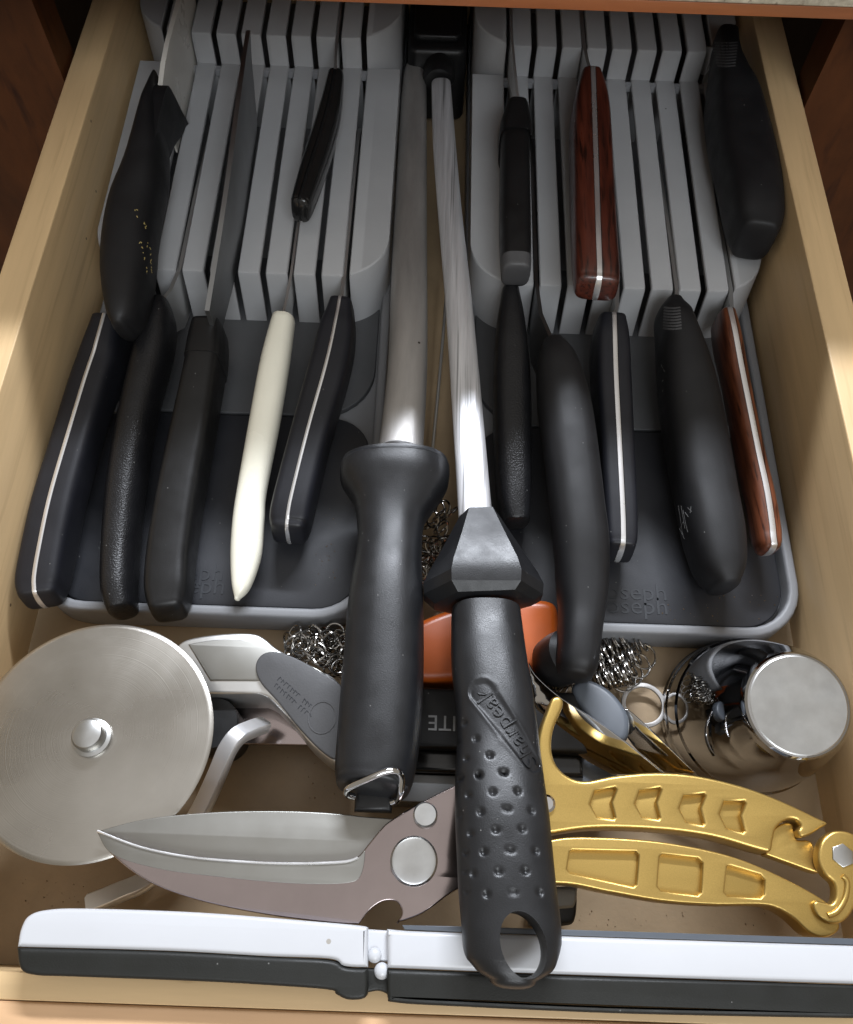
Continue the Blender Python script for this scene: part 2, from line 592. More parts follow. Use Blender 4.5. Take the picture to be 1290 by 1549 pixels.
# ------------------------------------------------------------------ cabinet, counter and drawer
XL, XR, YF, YB, ZT = -15.35, 15.6, -0.98, 52.2, 7.2
cab = thing("kitchen_cabinet", "dark reddish wood kitchen cabinet that the open drawer slides out of", "cabinet", (0, 44, -30))
for x0, x1 in ((-36, -16.95), (17.2, 36)):
    box("stile", x0, x1, 35, 37, -34, 14.0, M['redwood'], cab, 0.08)
box("side_panel", -27.0, -25.6, 37.02, 92, -34, 14.0, M['dark_inside'], cab)
box("side_panel", 25.6, 27.0, 37.02, 92, -34, 14.0, M['dark_inside'], cab)
box("back_panel", -25.5, 25.5, 90, 91.5, -34, 14.0, M['dark_inside'], cab)
box("bottom_panel", -25.5, 25.5, 37.02, 89.9, -34, -32.5, M['dark_inside'], cab)
ct = thing("countertop", "beige speckled laminate countertop with a reddish wood lower edge above the drawer", "countertop", (0, 60, 14.2))
box("wood_edge", -60, 60, 30.3, 92, 14.12, 14.56, M['trim_wood'], ct, 0.03)
box("laminate_top", -60, 60, 30.25, 92, 14.57, 18.0, M['laminate'], ct, 0.1)

dr = thing("drawer", "open maple drawer holding the knife trays and tools", "drawer", (0, 25, -1.2))
box("side_panel", XL - 1.45, XL, YF - .02, YB, -1.0, ZT, M['maple'], dr, 0.07)
box("side_panel", XR, XR + 1.45, YF - .02, YB, -1.0, ZT, M['maple'], dr, 0.07)
box("back_panel", XL + 0.02, XR - 0.02, YB - 1.4, YB - 0.02, 0.02, ZT - 0.4, M['maple_x'], dr, 0.06)
box("front_wall", XL - 1.45, XR + 1.45, YF - 0.74, YF - 0.03, -1.0, 5.36, M['maple_x'], dr, 0.05)
box("front_panel", -21, 21, YF - 3.0, YF - 0.76, -3.0, 5.42, M['front_wood'], dr, 0.12)
box("bottom_panel", XL - 0.3, XR + 0.3, YF - .02, YB, -0.6, 0.0, M['liner'], dr, 0.0)
box("drawer_slide", XL - 2.6, XL - 1.5, 36.6, 88, 0.5, 5.0, M['slide'], dr, 0.1)
box("drawer_slide", XR + 1.5, XR + 2.6, 36.6, 88, 0.5, 5.0, M['black'], dr, 0.1)


# ------------------------------------------------------------------ knife trays
def knife_tray(x0, x1, yf, label, textpx, xoff):
    t = thing("knife_tray", label, "knife tray", ((x0 + x1) / 2, yf + 20, 0.05), "grey plastic knife trays in the drawer")
    xm = (x0 + x1) / 2
    yt, ym, ye = yf + 14.85, yf + 28.55, yf + 40.0        # front tier, upper tier, back
    y0 = yf
    # shell: rim with a hollow inside, and its floor
    rim = slab("tray_rim", rrect(x0, x1, y0, ye, 2.3), 0.05, 1.75, M['rim'], t, 0.14, [rrect(x0 + .42, x1 - .42, y0 + .42, ye - .42, 1.9)], 3)
    slab("tray_floor", rrect(x0 + .43, x1 - .43, y0 + .43, ye - .43, 1.88), 0.3, 0.95, M['rim'], t, 0.02)
    slab("rubber_mat", rrect(x0 + .55, x1 - .55, y0 + .55, y0 + 9.55, 1.75), 0.96, 1.30, M['mat'], t, 0.05)
    slab("rear_pad", rrect(x0 + .55, x1 - .55, y0 + 9.68, yt + 4, (2.6, 2.6, .2, .2)), 0.96, 1.28, M['pad'], t, 0.05)
    # embossed maker's words on the mat
    for k, (px, py) in enumerate(textpx):
        vs, fs = text_polys("joseph", 1.02, 0.012, 1.0)
        c = at(px, py, 1.31)
        obj("lettering", [c + V((v[0] * 1.02, v[1] * 1.0, v[2])) for v in vs], fs, M['emboss'], t, False)
    # dividers between the slots
    slot, pitch = 0.28, 1.25
    xs = [xm + xoff + (i - 4) * pitch for i in range(9)]
    cuts = [x0 + 0.12] + xs + [x1 - 0.12]

    def tier(ya, yb, za, zb, lean, rad):
        """ten hollow dividers: a sheet that folds from the front face over the top"""
        X0, X1, wall = x0 + .12, x1 - .12, 0.17

        def front(x):
            d = max(min(x - X0, X1 - x), 0)
            return 0.0 if d >= rad else rad - math.sqrt(max(0, rad * rad - (rad - d) ** 2))
        for i in range(10):
            a = cuts[i] + (slot / 2 if i else 0)
            b = cuts[i + 1] - (slot / 2 if i < 9 else 0)
            xsm = [a + (b - a) * k / 4 for k in range(5)]
            if i == 0:
                xsm = [a + (b - a) * u for u in [1 - math.cos(k / 22 * math.pi / 2) for k in range(23)]]
            if i == 9:
                xsm = [a + (b - a) * u for u in [math.sin(k / 22 * math.pi / 2) for k in range(23)]]
            # soft long edges
            ed = 0.045
            cols = []
            for x in xsm:
                cols.append((x, 0.0))
            if i != 0:
                cols = [(a, ed), (a + ed, 0.0)] + [c for c in cols if c[0] > a + ed * 1.5]
            if i != 9:
                cols = [c for c in cols if c[0] < b - ed * 1.5] + [(b - ed, 0.0), (b, ed)]
            vs = []
            for x, dn in cols:
                f = front(x)
                solid = (x - X0 < wall) or (X1 - x < wall)
                sl = lambda y: (zb - za) * (y - ya) / (yb - ya)
                y0_, y1_ = ya + f, ya + lean + f
                zt = za + sl(y1_) - dn
                edge = 0.5 if (x - X0 < .02 or X1 - x < .02) else 0.0
                pr = [(y0_, .97), (y1_ - .02 + dn, zt - .16), (y1_ + .03 + dn, zt - .05), (y1_ + .12 + dn, zt + .0), (yb, zb - dn)]
                if solid:
                    pr += [(yb, .97), (yb * .6 + y0_ * .4, .97), (y0_ + .1, .97)]
                else:
                    pr += [(yb, zb - wall), (y1_ + wall, zt - wall), (y0_ + wall, .97)]
                vs += [(x, y, z) for y, z in pr]
            m = 8
            fs = []
            for q in range(len(cols) - 1):
                for j in range(m):
                    c, d = q * m + j, q * m + (j + 1) % m
                    fs.append((c, d, d + m, c + m))
            fs.append(tuple(range(m)))
            fs.append(tuple(range(len(vs) - m, len(vs))))
            obj("divider", vs, fs, M['tray'], t, True, 30)
    tier(yt, ym + 0.3, 4.0, 4.5, 0.5, 2.3)
    tier(ym, ye - .5, 6.05, 6.3, 0.42, 2.5)
    # the little bridges that tie neighbouring dividers where the two tiers meet
    vs, fs = [], []
    for x in xs:
        k = len(vs)
        for dx in (-.2, .2):
            for y, z in ((ym - .12, 4.1), (ym - .06, 4.40), (ym + .16, 4.46), (ym + .3, 4.1)):
                vs.append((x + dx, y, z))
        fs += [(k, k + 1, k + 5, k + 4), (k + 1, k + 2, k + 6, k + 5), (k + 2, k + 3, k + 7, k + 6), (k, k + 3, k + 7, k + 4), (k, k + 1, k + 2, k + 3), (k + 4, k + 5, k + 6, k + 7)]
    obj("slot_bridge", vs, fs, M['rim'], t, False)
    return xs, yt, ym


SL, YT, YM = knife_tray(-15.2, -1.6, 11.25, "grey two-tier knife tray on the side with the cream handled knife", [(288, 866), (290, 886)], -0.14)
SR, YTR, YMR = knife_tray(1.9, 15.45, 11.1, "grey two-tier knife tray on the side with the red wood handled knives", [(958, 896), (959, 917)], 0.08)


# ------------------------------------------------------------------ knives
def knife(name, label, pts, mode, m, n=3.0, tang=None, group=None, cap=(0.25, 0.3), sub=5, roll=0, seg=28, cat="knife", tang_mat='tang', tang_out=0.03, twist=None):
    st = stations(pts, mode, n)
    fr = frames(st, sub)
    mid = st[len(st) // 2]
    t = thing(name, label, cat, (mid[0], mid[1], mid[2] - mid[4] / 2), group)
    if tang:
        loft("handle_scale", fr, m, t, n, seg, cap[0], cap[1], roll, lo=tang / 2)
        loft("handle_scale", fr, m, t, n, seg, cap[0], cap[1], roll, hi=-tang / 2)
        loft("tang", fr, M[tang_mat], t, 8, 16, cap[0], cap[1], roll, setw=tang, dh=tang_out * 2, ext=tang_out, sharp=30)
    else:
        loft("handle", fr, m, t, n, seg, cap[0], cap[1], roll, twist=twist)
    return t, fr


def slot_blade(t, fr, xs, y_in, y_tip, ztop, zslot, h, m=None, th=0.17, d0=0.35, name="blade"):
    """blade from the handle's front end into the slot at x = xs"""
    c, T, Sd, N, wd, hh = fr[0]
    p0 = c + N * (hh / 2 - d0) + T * 0.2
    st = [(p0, h * .8), (V((xs + (p0.x - xs) * .35, p0.y + (y_in - p0.y) * .6, zslot * .6 + p0.z * .4)), h), (V((xs, y_in + .8, zslot)), h), (V((xs, (y_in + y_tip) / 2, zslot)), h * .9),
          (V((xs, y_tip - 1.2, zslot - .2)), h * .55), (V((xs, y_tip, zslot - .6)), 0.06)]
    return blade(name, st, th, m or M['steel'], t)


KG = "black handled knives in the grey trays"
# A: long riveted handle with a full steel tang, against the drawer side
t, fr = knife("chef_knife", "black chef knife with steel tang line, against the drawer side above the pizza cutter", [
    (158, 470, 46, 4.5, 2.6), (144, 520, 58, 4.4, 2.7), (128, 570, 60, 4.3, 2.1), (101, 660, 61, 4.1, 1.9), (75, 750, 66, 3.8, 1.9), (58, 830, 68, 3.5, 1.9), (51, 872, 68, 3.35, 1.7), (51, 893, 58, 3.25, 1.4)],
    'top', M['poly_grey'], 5, 0.19, KG, (0.2, 0.25), tang_out=0.015)
slot_blade(t, fr, SL[0], YT, YT + 13, 4.4, 3.9, 3.0)
# B: pebbled handle
t, fr = knife("textured_knife", "black knife with a pebbled textured handle beside the steel tang chef knife", [
    (246, 470, 40, 3.5, 2.0), (243, 492, 53, 3.5, 2.2), (232, 537, 62, 3.4, 2.2), (208, 634, 60, 3.1, 2.1), (192, 731, 61, 2.7, 2.1), (183, 828, 60, 2.4, 2.1), (181, 892, 58, 2.35, 2.1), (186, 922, 50, 2.3, 1.9)],
    'mid', M['black_tex'], 2.7, None, KG, (0.2, 0.25))
slot_blade(t, fr, SL[2], YT, YT + 11, 4.4, 3.9, 2.6)
# C: boxy handle with a ferrule; its blade stands out of the slot
t, fr = knife("carving_knife", "black knife with ferrule band whose wide grey blade stands up out of its slot", [
    (309, 474, 42, 4.7, 2.4), (306, 500, 49, 4.65, 2.5), (300, 541, 53, 4.6, 2.4), (283, 633, 59, 4.2, 2.2), (264, 730, 63, 3.8, 2.2), (250, 820, 66, 3.5, 2.1), (246, 880, 66, 3.4, 1.9), (247, 910, 54, 3.3, 1.5)],
    'top', M['black'], 4.5, None, KG, (0.15, 0.35))
fb = [f for f in fr if f[0].y > at(300, 541, 4.6).y]
loft("ferrule", fb, M['black'], t, 4.5, 28, 0.12, 0.06, dw=0.10, dh=0.10)
c0 = at(336, 520, 3.4)
lathe("finger_guard", [(0.0, -.42), (.75, -.4), (.95, -.2), (.95, .2), (.75, .4), (0.0, .42)], c0 + V((-.75, 0, -.9)), (1, 0.1, 0), M['black'], t, 28)
xs = SL[4]
p = [atx(313, 470, xs - .35), atx(331, 360, xs - .1), atx(345, 265, xs), atx(358, 165, xs), atx(369, 85, xs), atx(375, 46, xs)]
blade("blade", [(p[0], 2.2), (p[1], 3.0), (p[2], 3.6), (p[3], 3.8), (p[4], 3.6), (p[5], .4)], 0.2, M['dull_blade'], t)
# D: cream moulded handle
t, fr = knife("paring_knife", "small knife with a glossy cream plastic handle", [
    (429, 484, 36, 3.7, 1.3), (416, 549, 45, 3.5, 1.35), (399, 646, 47, 3.1, 1.35), (381, 742, 45, 2.75, 1.2), (376, 786, 48, 2.6, 1.1), (372, 839, 47, 2.4, 1.1), (365, 885, 30, 2.3, .8), (359, 905, 9, 2.2, .4)],
    'mid', M['cream'], 2.5, None, None, (0.1, 0.1), 6)
slot_blade(t, fr, SL[6], YT, YT + 7, 4.2, 3.8, 1.4, th=.12, d0=.3)
# E
t, fr = knife("riveted_knife", "black knife with a thin steel tang line beside the cream handled knife", [
    (515, 440, 34, 4.8, 2.0), (508, 480, 52, 4.7, 2.5), (493, 549, 60, 4.5, 2.0), (466, 646, 59, 4.1, 1.9), (442, 742, 62, 3.7, 1.9), (435, 778, 61, 3.5, 1.7), (433, 794, 52, 3.4, 1.4)],
    'top', M['poly_grey'], 5, 0.16, KG, (0.2, 0.2), tang_out=0.015)
slot_blade(t, fr, SL[8] - .1, YT, YT + 11, 4.4, 3.9, 2.6)
# F: white blade, fat soft handle, upper row
t, fr = knife("white_blade_knife", "knife with white blade and fat black handle printed in worn gold letters", [
    (240, 130, 18, 6.6, 1.8), (238, 154, 36, 6.5, 2.6), (234, 190, 58, 6.3, 3.3), (222, 263, 74, 6.0, 2.9), (206, 317, 84, 5.7, 2.7), (197, 371, 86, 5.5, 2.6), (194, 425, 83, 5.3, 2.6), (191, 479, 64, 5.2, 2.4), (188, 498, 42, 5.1, 2.0)],
    'mid', M['black_soft'], 2.6, None, KG, (0.12, 0.25))
xs = SL[1] - .02
T0 = atx(239, 126, xs)
bs = []
for dy, zt, zb in ((1.25, 4.55, 4.38), (1.18, 4.75, 4.36), (.85, 5.5, 4.4), (.5, 6.45, 4.5), (.2, 7.2, 4.6), (0, 7.55, 4.7), (-.4, 7.68, 4.85), (-1.0, 7.66, 5.0), (-2.0, 7.5, 5.1), (-3.5, 7.2, 5.2)):
    bs.append((V((xs - .02 + min(0, dy) * .05, T0.y + dy, zt)), zt - zb))
blade("finger_guard", bs, 0.95, M['black_soft'], t, 0.6)
p = [V((xs, T0.y - .2, 7.3)), atx(246, 97, xs), atx(252, 66, xs), atx(270, 0, xs), atx(282, -45, xs)]
blade("blade", [(q, q.z - 4.05) for q in p], 0.22, M['ceramic'], t)
# worn print: short gold strokes lying on the handle's flank
def strokes(t, handle, pts, m, r=0.03, name="lettering"):
    me = handle.data
    bm = bmesh.new(); bm.from_mesh(me)
    tree = BVHTree.FromBMesh(bm)
    base = wloc(handle.parent)
    vs, fs = [], []
    for (ax, ay, bx, by) in pts:
        q = []
        for px, py in ((ax, ay), (bx, by)):
            h = tree.ray_cast((CAM - base) * S, ray(px, py).normalized(), 5)
            q.append((h[0] / S + base, h[1]) if h[0] else None)
        if None in q:
            continue
        (A, n), (B, _) = q
        d = (B - A)
        if d.length < 1e-4:
            continue
        s = d.normalized().cross(n) * r
        k = len(vs)
        for P_ in (A, B):
            vs += [P_ + s - n * .02, P_ - s - n * .02, P_ - s + n * .012, P_ + s + n * .012]
        fs += [(k, k + 1, k + 2, k + 3), (k + 4, k + 5, k + 6, k + 7), (k, k + 1, k + 5, k + 4), (k + 1, k + 2, k + 6, k + 5), (k + 2, k + 3, k + 7, k + 6), (k + 3, k, k + 4, k + 7)]
    bm.free()
    if vs:
        o = obj(name, vs, fs, m, t, False)
        return o
def ribs(t, h, rows, m):
    g = []
    for xa, xb, y, sag in rows:
        q = [(xa + (xb - xa) * k / 7, y + sag * math.sin(math.pi * k / 7)) for k in range(8)]
        g += [(q[k][0], q[k][1], q[k + 1][0], q[k + 1][1]) for k in range(7)]
    strokes(t, h, g, m, 0.042, "grip_ribs")


rnd = random.Random(5)
g = []
for k in range(26):
    y = 312 + 100 * rnd.random()
    x = 205 + (y - 312) * 0.16 + rnd.choice((0, 10)) + rnd.uniform(-2, 2)
    g.append((x, y, x + rnd.uniform(-2.2, 2.2), y + rnd.uniform(1.5, 4)))
hd = [c for c in t.children if c.name.startswith("handle")][0]
strokes(t, hd, g, M['gold_print'], 0.018)
# H: little folding-style knife
t, fr = knife("small_black_knife", "small glossy black knife lying slanted across the slots of the upper tier", [
    (507, 102, 24, 6.6, 1.0), (498, 150, 33, 6.5, 1.3), (484, 200, 37, 6.3, 1.4), (468, 250, 37, 6.15, 1.4), (455, 292, 33, 6.1, 1.3), (452, 302, 28, 6.1, 1.2)],
    'top', M['black_gloss'], 3.2, 0.16, KG, (0.15, 0.15), tang_mat='black', tang_out=-0.05)
tube("rivet", [at(445, 306, 5.6), at(445, 306, 5.75)], 0.05, M['brass'], t, 12, 1)
slot_blade(t, fr, SL[7] - .1, YM + .4, YM + 8, 6.4, 5.9, 1.6, th=.14)
# I
t, fr = knife("bolster_knife", "black knife with square lit-grey butt in the upper row beside the red wood handle", [
    (785, 140, 32, 7.0, 1.9), (783, 168, 49, 6.9, 2.3), (782, 194, 49, 6.8, 2.2), (782, 204, 44, 6.75, 2.0), (782, 300, 47, 6.4, 2.0), (783, 365, 46, 6.2, 1.8), (783, 394, 43, 6.1, 1.5)],
    'top', M['black'], 3.6, None, KG, (0.15, 0.12))
loft("lit_butt", frames(stations([(783, 378, 45, 6.2, 1.6), (783, 396, 43, 6.1, 1.5)], 'top', 4), 4), M['inlay'], t, 3.6, 28, .02, .16, dw=.03, dh=.03)  # grey end: light on the black butt's flat face, put into its colour
p0 = at(783, 145, 6.6)
xs = SR[0] + .08
blade("blade", [(p0, 1.6), (V((xs, YMR + .2, 6.5)), 2.4), (V((xs - .02, YMR + 4, 6.5)), 2.6), (V((xs - .04, YMR + 9, 6.4)), .5)], 0.12, M['steel'], t)
# J
t, fr = knife("rosewood_chef_knife", "large red wood handled knife with steel tang in the upper row", [
    (897, 98, 32, 7.6, 2.2), (898, 125, 50, 7.6, 2.4), (899, 160, 58, 7.55, 2.4), (902, 250, 62, 7.3, 2.4), (905, 345, 66, 7.05, 2.0), (907, 402, 68, 6.9, 1.5), (907, 420, 64, 6.85, 1.2)],
    'top', M['rosewood'], 4.2, 0.26, None, (0.2, 0.16), tang_out=0.012)
slot_blade(t, fr, SR[3], YMR + .3, YMR + 9, 6.2, 5.9, 2.6, d0=.3)
# K
t, fr = knife("ergonomic_knife", "fat curved black knife with ribbed thumb rest in the upper row against the drawer side", [
    (1096, 62, 44, 6.5, 1.8), (1095, 100, 56, 6.4, 2.6), (1099, 133, 72, 6.25, 3.0), (1107, 165, 88, 6.1, 3.1), (1120, 226, 96, 5.9, 2.9), (1131, 272, 96, 5.8, 2.8), (1138, 316, 93, 5.7, 2.7), (1141, 345, 86, 5.6, 2.5), (1141, 364, 70, 5.6, 2.2)],
    'mid', M['black_soft'], 3.6, None, KG, (0.12, 0.16))
h = [c for c in t.children if c.name.startswith("handle")][0]
ribs(t, h, [(1075 + k * 1.2, 1116 - k * .5, 64 + k * 4.4, 1.5) for k in range(9)], M['rib'])
panel = stations([(1099, 245, 30, 5.4, 1.2), (1108, 290, 36, 5.3, 1.5), (1116, 330, 34, 5.2, 1.5), (1121, 360, 28, 5.15, 1.3)], 'mid', 2.6)
loft("grip_panel", frames(panel, 5), M['black_gloss'], t, 2.6, 24, .2, .2, roll=25)
slot_blade(t, fr, SR[8] - .15, YMR + .3, YMR + 8, 6.2, 5.9, 1.5)
# L
t, fr = knife("slender_knife", "slender tapered black knife next to the bare honing rod", [
    (771, 446, 28, 3.9, 1.7), (772, 501, 46, 3.7, 2.0), (774, 583, 57, 3.4, 2.0), (775, 664, 58, 3.1, 2.0), (777, 745, 53, 2.8, 1.9), (780, 790, 42, 2.6, 1.7)],
    'mid', M['black_tex'], 3.0, None, KG, (0.15, 0.15))
slot_blade(t, fr, SR[0] + .05, YTR, YTR + 8, 4.4, 3.9, 1.8)
# M
t, fr = knife("curved_knife", "longest curved black handle with hooked butt beside the tapered sharpener guard", [
    (834, 528, 40, 4.6, 1.8), (842, 556, 64, 4.6, 2.3), (852, 610, 80, 4.5, 2.5), (860, 664, 83, 4.4, 2.5), (867, 718, 83, 4.3, 2.4), (873, 772, 84, 4.2, 2.4), (878, 816, 85, 4.1, 2.4), (880, 854, 83, 4.0, 2.3), (880, 891, 79, 3.9, 2.2), (879, 928, 71, 3.8, 2.2), (875, 966, 69, 3.7, 2.4), (871, 1003, 68, 3.6, 2.4), (869, 1020, 56, 3.55, 2.0)],
    'mid', M['black_soft'], 2.7, None, KG, (0.2, 0.25))
lathe("butt_hook", [(0, -1.0), (.7, -.95), (.95, -.6), (1.0, 0), (.95, .5), (.7, .75), (0, .8)], at(851, 995, 2.8), (0.5, 0.1, 1), M['black'], t, 28)
xs = SR[1]
p = [at(838, 522, 5.3), at(829, 500, 5.1), at(818, 474, 4.75), V((xs, YTR + .8, 3.9)), V((xs, YTR + 8, 3.8)), V((xs, YTR + 11, 3.4))]
blade("blade", [(p[0], 3.0), (p[1], 3.3), (p[2], 3.4), (p[3], 2.9), (p[4], 2.4), (p[5], .1)], 0.16, M['dull_blade'], t)
# N
t, fr = knife("steel_spine_knife", "black knife with steel tang line, in front of the big red wood handle", [
    (929, 468, 42, 4.9, 2.2), (930, 500, 52, 4.85, 2.4), (932, 570, 54, 4.6, 2.1), (937, 670, 53, 4.2, 2.0), (942, 770, 51, 3.8, 1.8), (943, 808, 48, 3.65, 1.6), (943, 823, 43, 3.6, 1.4)],
    'top', M['poly_grey'], 5, 0.23, KG, (0.2, 0.15), tang_out=0.015)
slot_blade(t, fr, SR[4] - .1, YTR, YTR + 11, 4.4, 3.9, 2.6)
# O
t, fr = knife("ribbed_knife", "fat black knife with ribbed thumb rest and script lettering in the lower row", [
    (1016, 462, 34, 4.0, 1.8), (1016, 478, 55, 3.9, 2.3), (1021, 502, 64, 3.8, 2.8), (1034, 564, 84, 3.6, 2.9), (1045, 626, 94, 3.4, 2.8), (1056, 688, 96, 3.25, 2.7), (1067, 750, 95, 3.1, 2.7), (1079, 812, 94, 3.0, 2.7), (1088, 860, 80, 2.95, 2.5), (1094, 886, 52, 2.9, 2.0)],
    'mid', M['black_soft'], 2.7, None, KG, (0.15, 0.22))
h = [c for c in t.children if c.name.startswith("handle")][0]
ribs(t, h, [(1004 - k * .2, 1029 + k * .3, 465 + k * 4.5, 1.5) for k in range(8)], M['rib'])
strokes(t, h, [(1026, 765, 1033, 810), (1030, 765, 1036, 800), (1033, 772, 1040, 805), (1028, 800, 1035, 815), (1036, 775, 1041, 782), (1040, 768, 1046, 774), (1045, 766, 1044, 776), (1033, 790, 1029, 799)], M['grey_print'], 0.014)
strokes(t, h, [(990, 568, 996, 560), (992, 580, 1000, 568), (994, 592, 1003, 575), (995, 604, 1003, 590), (1000, 552, 1005, 562)], M['grey_print'], 0.014)
c = at(1035, 843, 3.2)
hb = BVHTree.FromPolygons([tuple(v.co) for v in h.data.vertices], [tuple(p.vertices) for p in h.data.polygons])
hh = hb.ray_cast((CAM - wloc(t)) * S, ray(1036, 843).normalized(), 5)
if hh[0]:
    c = hh[0] / S + wloc(t)
    lathe("rivet", [(.22, -.1), (.22, .015), (.15, .03), (.12, .0), (0, .0)], c, hh[1], M['brass'], t, 20)
slot_blade(t, fr, SR[6] + .05, YTR, YTR + 10, 4.4, 3.9, 2.0)
# P
t, fr = knife("rosewood_paring_knife", "slim red wood knife with bright steel tang, in the lower row of its tray", [
    (1104, 464, 26, 4.7, 1.9), (1111, 495, 31, 4.7, 2.0), (1121, 550, 31, 4.5, 1.8), (1133, 610, 31, 4.3, 1.8), (1147, 680, 33, 4.0, 1.8), (1160, 740, 36, 3.8, 1.7), (1168, 792, 38, 3.6, 1.5), (1170, 812, 36, 3.55, 1.3), (1171, 820, 30, 3.5, 1.2)],
    'top', M['rosewood_light'], 3.2, 0.28, None, (0.2, 0.18), tang_out=0.015)
slot_blade(t, fr, SR[8], YTR, YTR + 8, 4.4, 3.9, 1.6)

# ------------------------------------------------------------------ the two honing steels between the trays
# Q: broad dull rod, round flared handle with a wire bail
hp = [(597, 702, 160, 4.4, 3.3), (597, 715, 166, 4.4, 3.4), (597, 733, 160, 4.5, 3.2), (595, 757, 130, 4.6, 2.7), (591, 786, 104, 4.7, 2.3), (589, 830, 98, 4.8, 2.2), (584, 900, 112, 4.9, 2.4), (580, 1000, 122, 5.0, 2.5), (574, 1100, 126, 5.2, 2.4), (567, 1165, 122, 5.3, 2.3), (563, 1190, 112, 5.4, 2.1)]
st = stations(hp, 'mid', 2.3)
t = thing("honing_steel", "broad grey honing steel with flared round black handle and wire hanging loop", "honing steel", (st[6][0], st[6][1], st[6][2] - 1.2), "honing steels between the trays")
loft("handle", frames(st, 6), M['steel_blk'], t, 2.3, 40, 0.10, 0.2)
loft("rod", frames(stations([(605, 692, 68, 4.2, 1.2), (616, 560, 60, 3.9, 1.2), (619, 420, 54, 3.7, 1.2), (622, 300, 47, 3.5, 1.2), (626, 150, 38, 3.2, 1.1), (628, 105, 30, 3.1, 1.0)], 'mid', 2.2), 6), M['grey_steel'], t, 2.3, 32, .02, .3)
lathe("collar", [(0, 0), (.95, 0), (1.0, .05), (.95, .12), (0, .12)], at(604, 690, 4.3), (0.03, 1, -.04), M['tang'], t, 32)
box("hanger_tab", *(lambda a, b: (a.x, b.x, b.y, a.y))(at(537, 1188, 5.4), at(592, 1226, 5.4)), 4.6, 5.2, M['black'], t, 0.15)
tube("hanging_loop", [at(535, 1205, 5.35), at(524, 1201, 5.6), at(527, 1192, 6.0), at(552, 1180, 6.3), at(580, 1168, 6.45), at(598, 1166, 6.4), at(607, 1176, 6.2), at(606, 1198, 5.9), at(601, 1210, 5.5), at(592, 1214, 5.35)], 0.105, M['chrome'], t, 12, 6)

# R: bright rod, faceted guard, dimpled handle with a hanging hole
hp = [(735, 925, 104, 5.6, 1.9), (736, 950, 108, 5.7, 1.9), (740, 1004, 115, 5.9, 2.0), (748, 1066, 119, 6.15, 2.0), (753, 1128, 125, 6.35, 2.0), (755, 1178, 134, 6.55, 2.05), (759, 1234, 142, 6.8, 2.1), (763, 1290, 145, 7.0, 2.05), (767, 1345, 148, 7.2, 1.95), (773, 1401, 150, 7.35, 1.75), (774, 1432, 148, 7.4, 1.65), (775, 1454, 134, 7.4, 1.6), (775, 1470, 110, 7.4, 1.5), (775, 1482, 72, 7.4, 1.35)]
st = stations(hp, 'mid', 2.5)
t = thing("sharpening_steel", "bright ribbed sharpening steel with dimpled black handle lettered Sharpeak and faceted guard", "honing steel", (st[6][0], st[6][1], st[6][2] - 1.05), "honing steels between the trays")
dim = [(500 + x / 3.583, 1150 + y / 3.583) for x, y in ((805, 70), (940, 60), (750, 178), (880, 168), (1018, 165), (815, 275), (960, 262), (1093, 268), (762, 388), (896, 375), (1042, 370), (832, 492), (978, 485), (1117, 488),
        (777, 608), (912, 600), (1060, 597), (742, 700), (850, 722), (998, 712), (1140, 712), (735, 490), (700, 280), (712, 76), (735, 590))]
dim += [(600 + x / 4.842, 880 + y / 4.842) for x, y in ((505, 1005), (585, 1130), (685, 1260), (515, 1270), (605, 1405), (790, 1390), (455, 1140), (460, 1410))]
dimw = [at(x, y, 7.2 + (y - 1004) * .0033) for x, y in dim]
LA, LB = at(729, 1047, 7.05), at(806, 1155, 7.3)


def rough_disp(v, c, S2, N2, top):
    if not top:
        return v
    dz = 0.0
    for d in dimw:
        r2 = (v.x - d.x) ** 2 + (v.y - d.y) ** 2
        if r2 < 0.06:
            dz += 0.10 * math.exp(-(r2 / 0.0072) ** 1.5)
    ab = LB - LA
    q = V((v.x - LA.x, v.y - LA.y))
    L2 = ab.x ** 2 + ab.y ** 2
    u = max(0, min(1, (q.x * ab.x + q.y * ab.y) / L2))
    dd = math.hypot(q.x - ab.x * u, q.y - ab.y * u)
    rad = 0.40 - 0.14 * u
    e = dd - rad
    if e < 0:
        dz += 0.055 * min(1, -e / 0.03)
    elif e < 0.12:
        dz -= 0.02 * math.sin(math.pi * e / 0.12)
    return v - N2 * dz


hd = loft("handle", frames(st, 20), M['steel_blk'], t, 2.5, 150, 0.1, 0.22, disp=rough_disp, sharp=0)
# hanging hole, cut right through
hc = at(787, 1429, 7.4)
cutv, cutf = [], []
for z in (4.5, 9.5):
    for k in range(40):
        a = 2 * math.pi * k / 40
        cutv.append(hc + V((0.62 * math.cos(a) - .12 * math.sin(a), .80 * math.sin(a), z - hc.z)))
for k in range(40):
    cutf.append((k, (k + 1) % 40, 40 + (k + 1) % 40, 40 + k))
cutf += [tuple(range(40)), tuple(range(40, 80))]
cut = obj("cutter", cutv, cutf, None, None)
bo = hd.modifiers.new("hole", 'BOOLEAN')
bo.object = cut
bo.operation = 'DIFFERENCE'
bo.solver = 'EXACT'
dg = bpy.context.evaluated_depsgraph_get()
dg.update()
me2 = bpy.data.meshes.new_from_object(hd.evaluated_get(dg))
hd.modifiers.clear()
hd.data = me2
bpy.data.objects.remove(cut)
bmm = bmesh.new(); bmm.from_mesh(me2)
for e in bmm.edges:
    e.smooth = not (len(e.link_faces) == 2 and e.calc_face_angle(0) > math.radians(55))
bmm.to_mesh(me2); bmm.free()


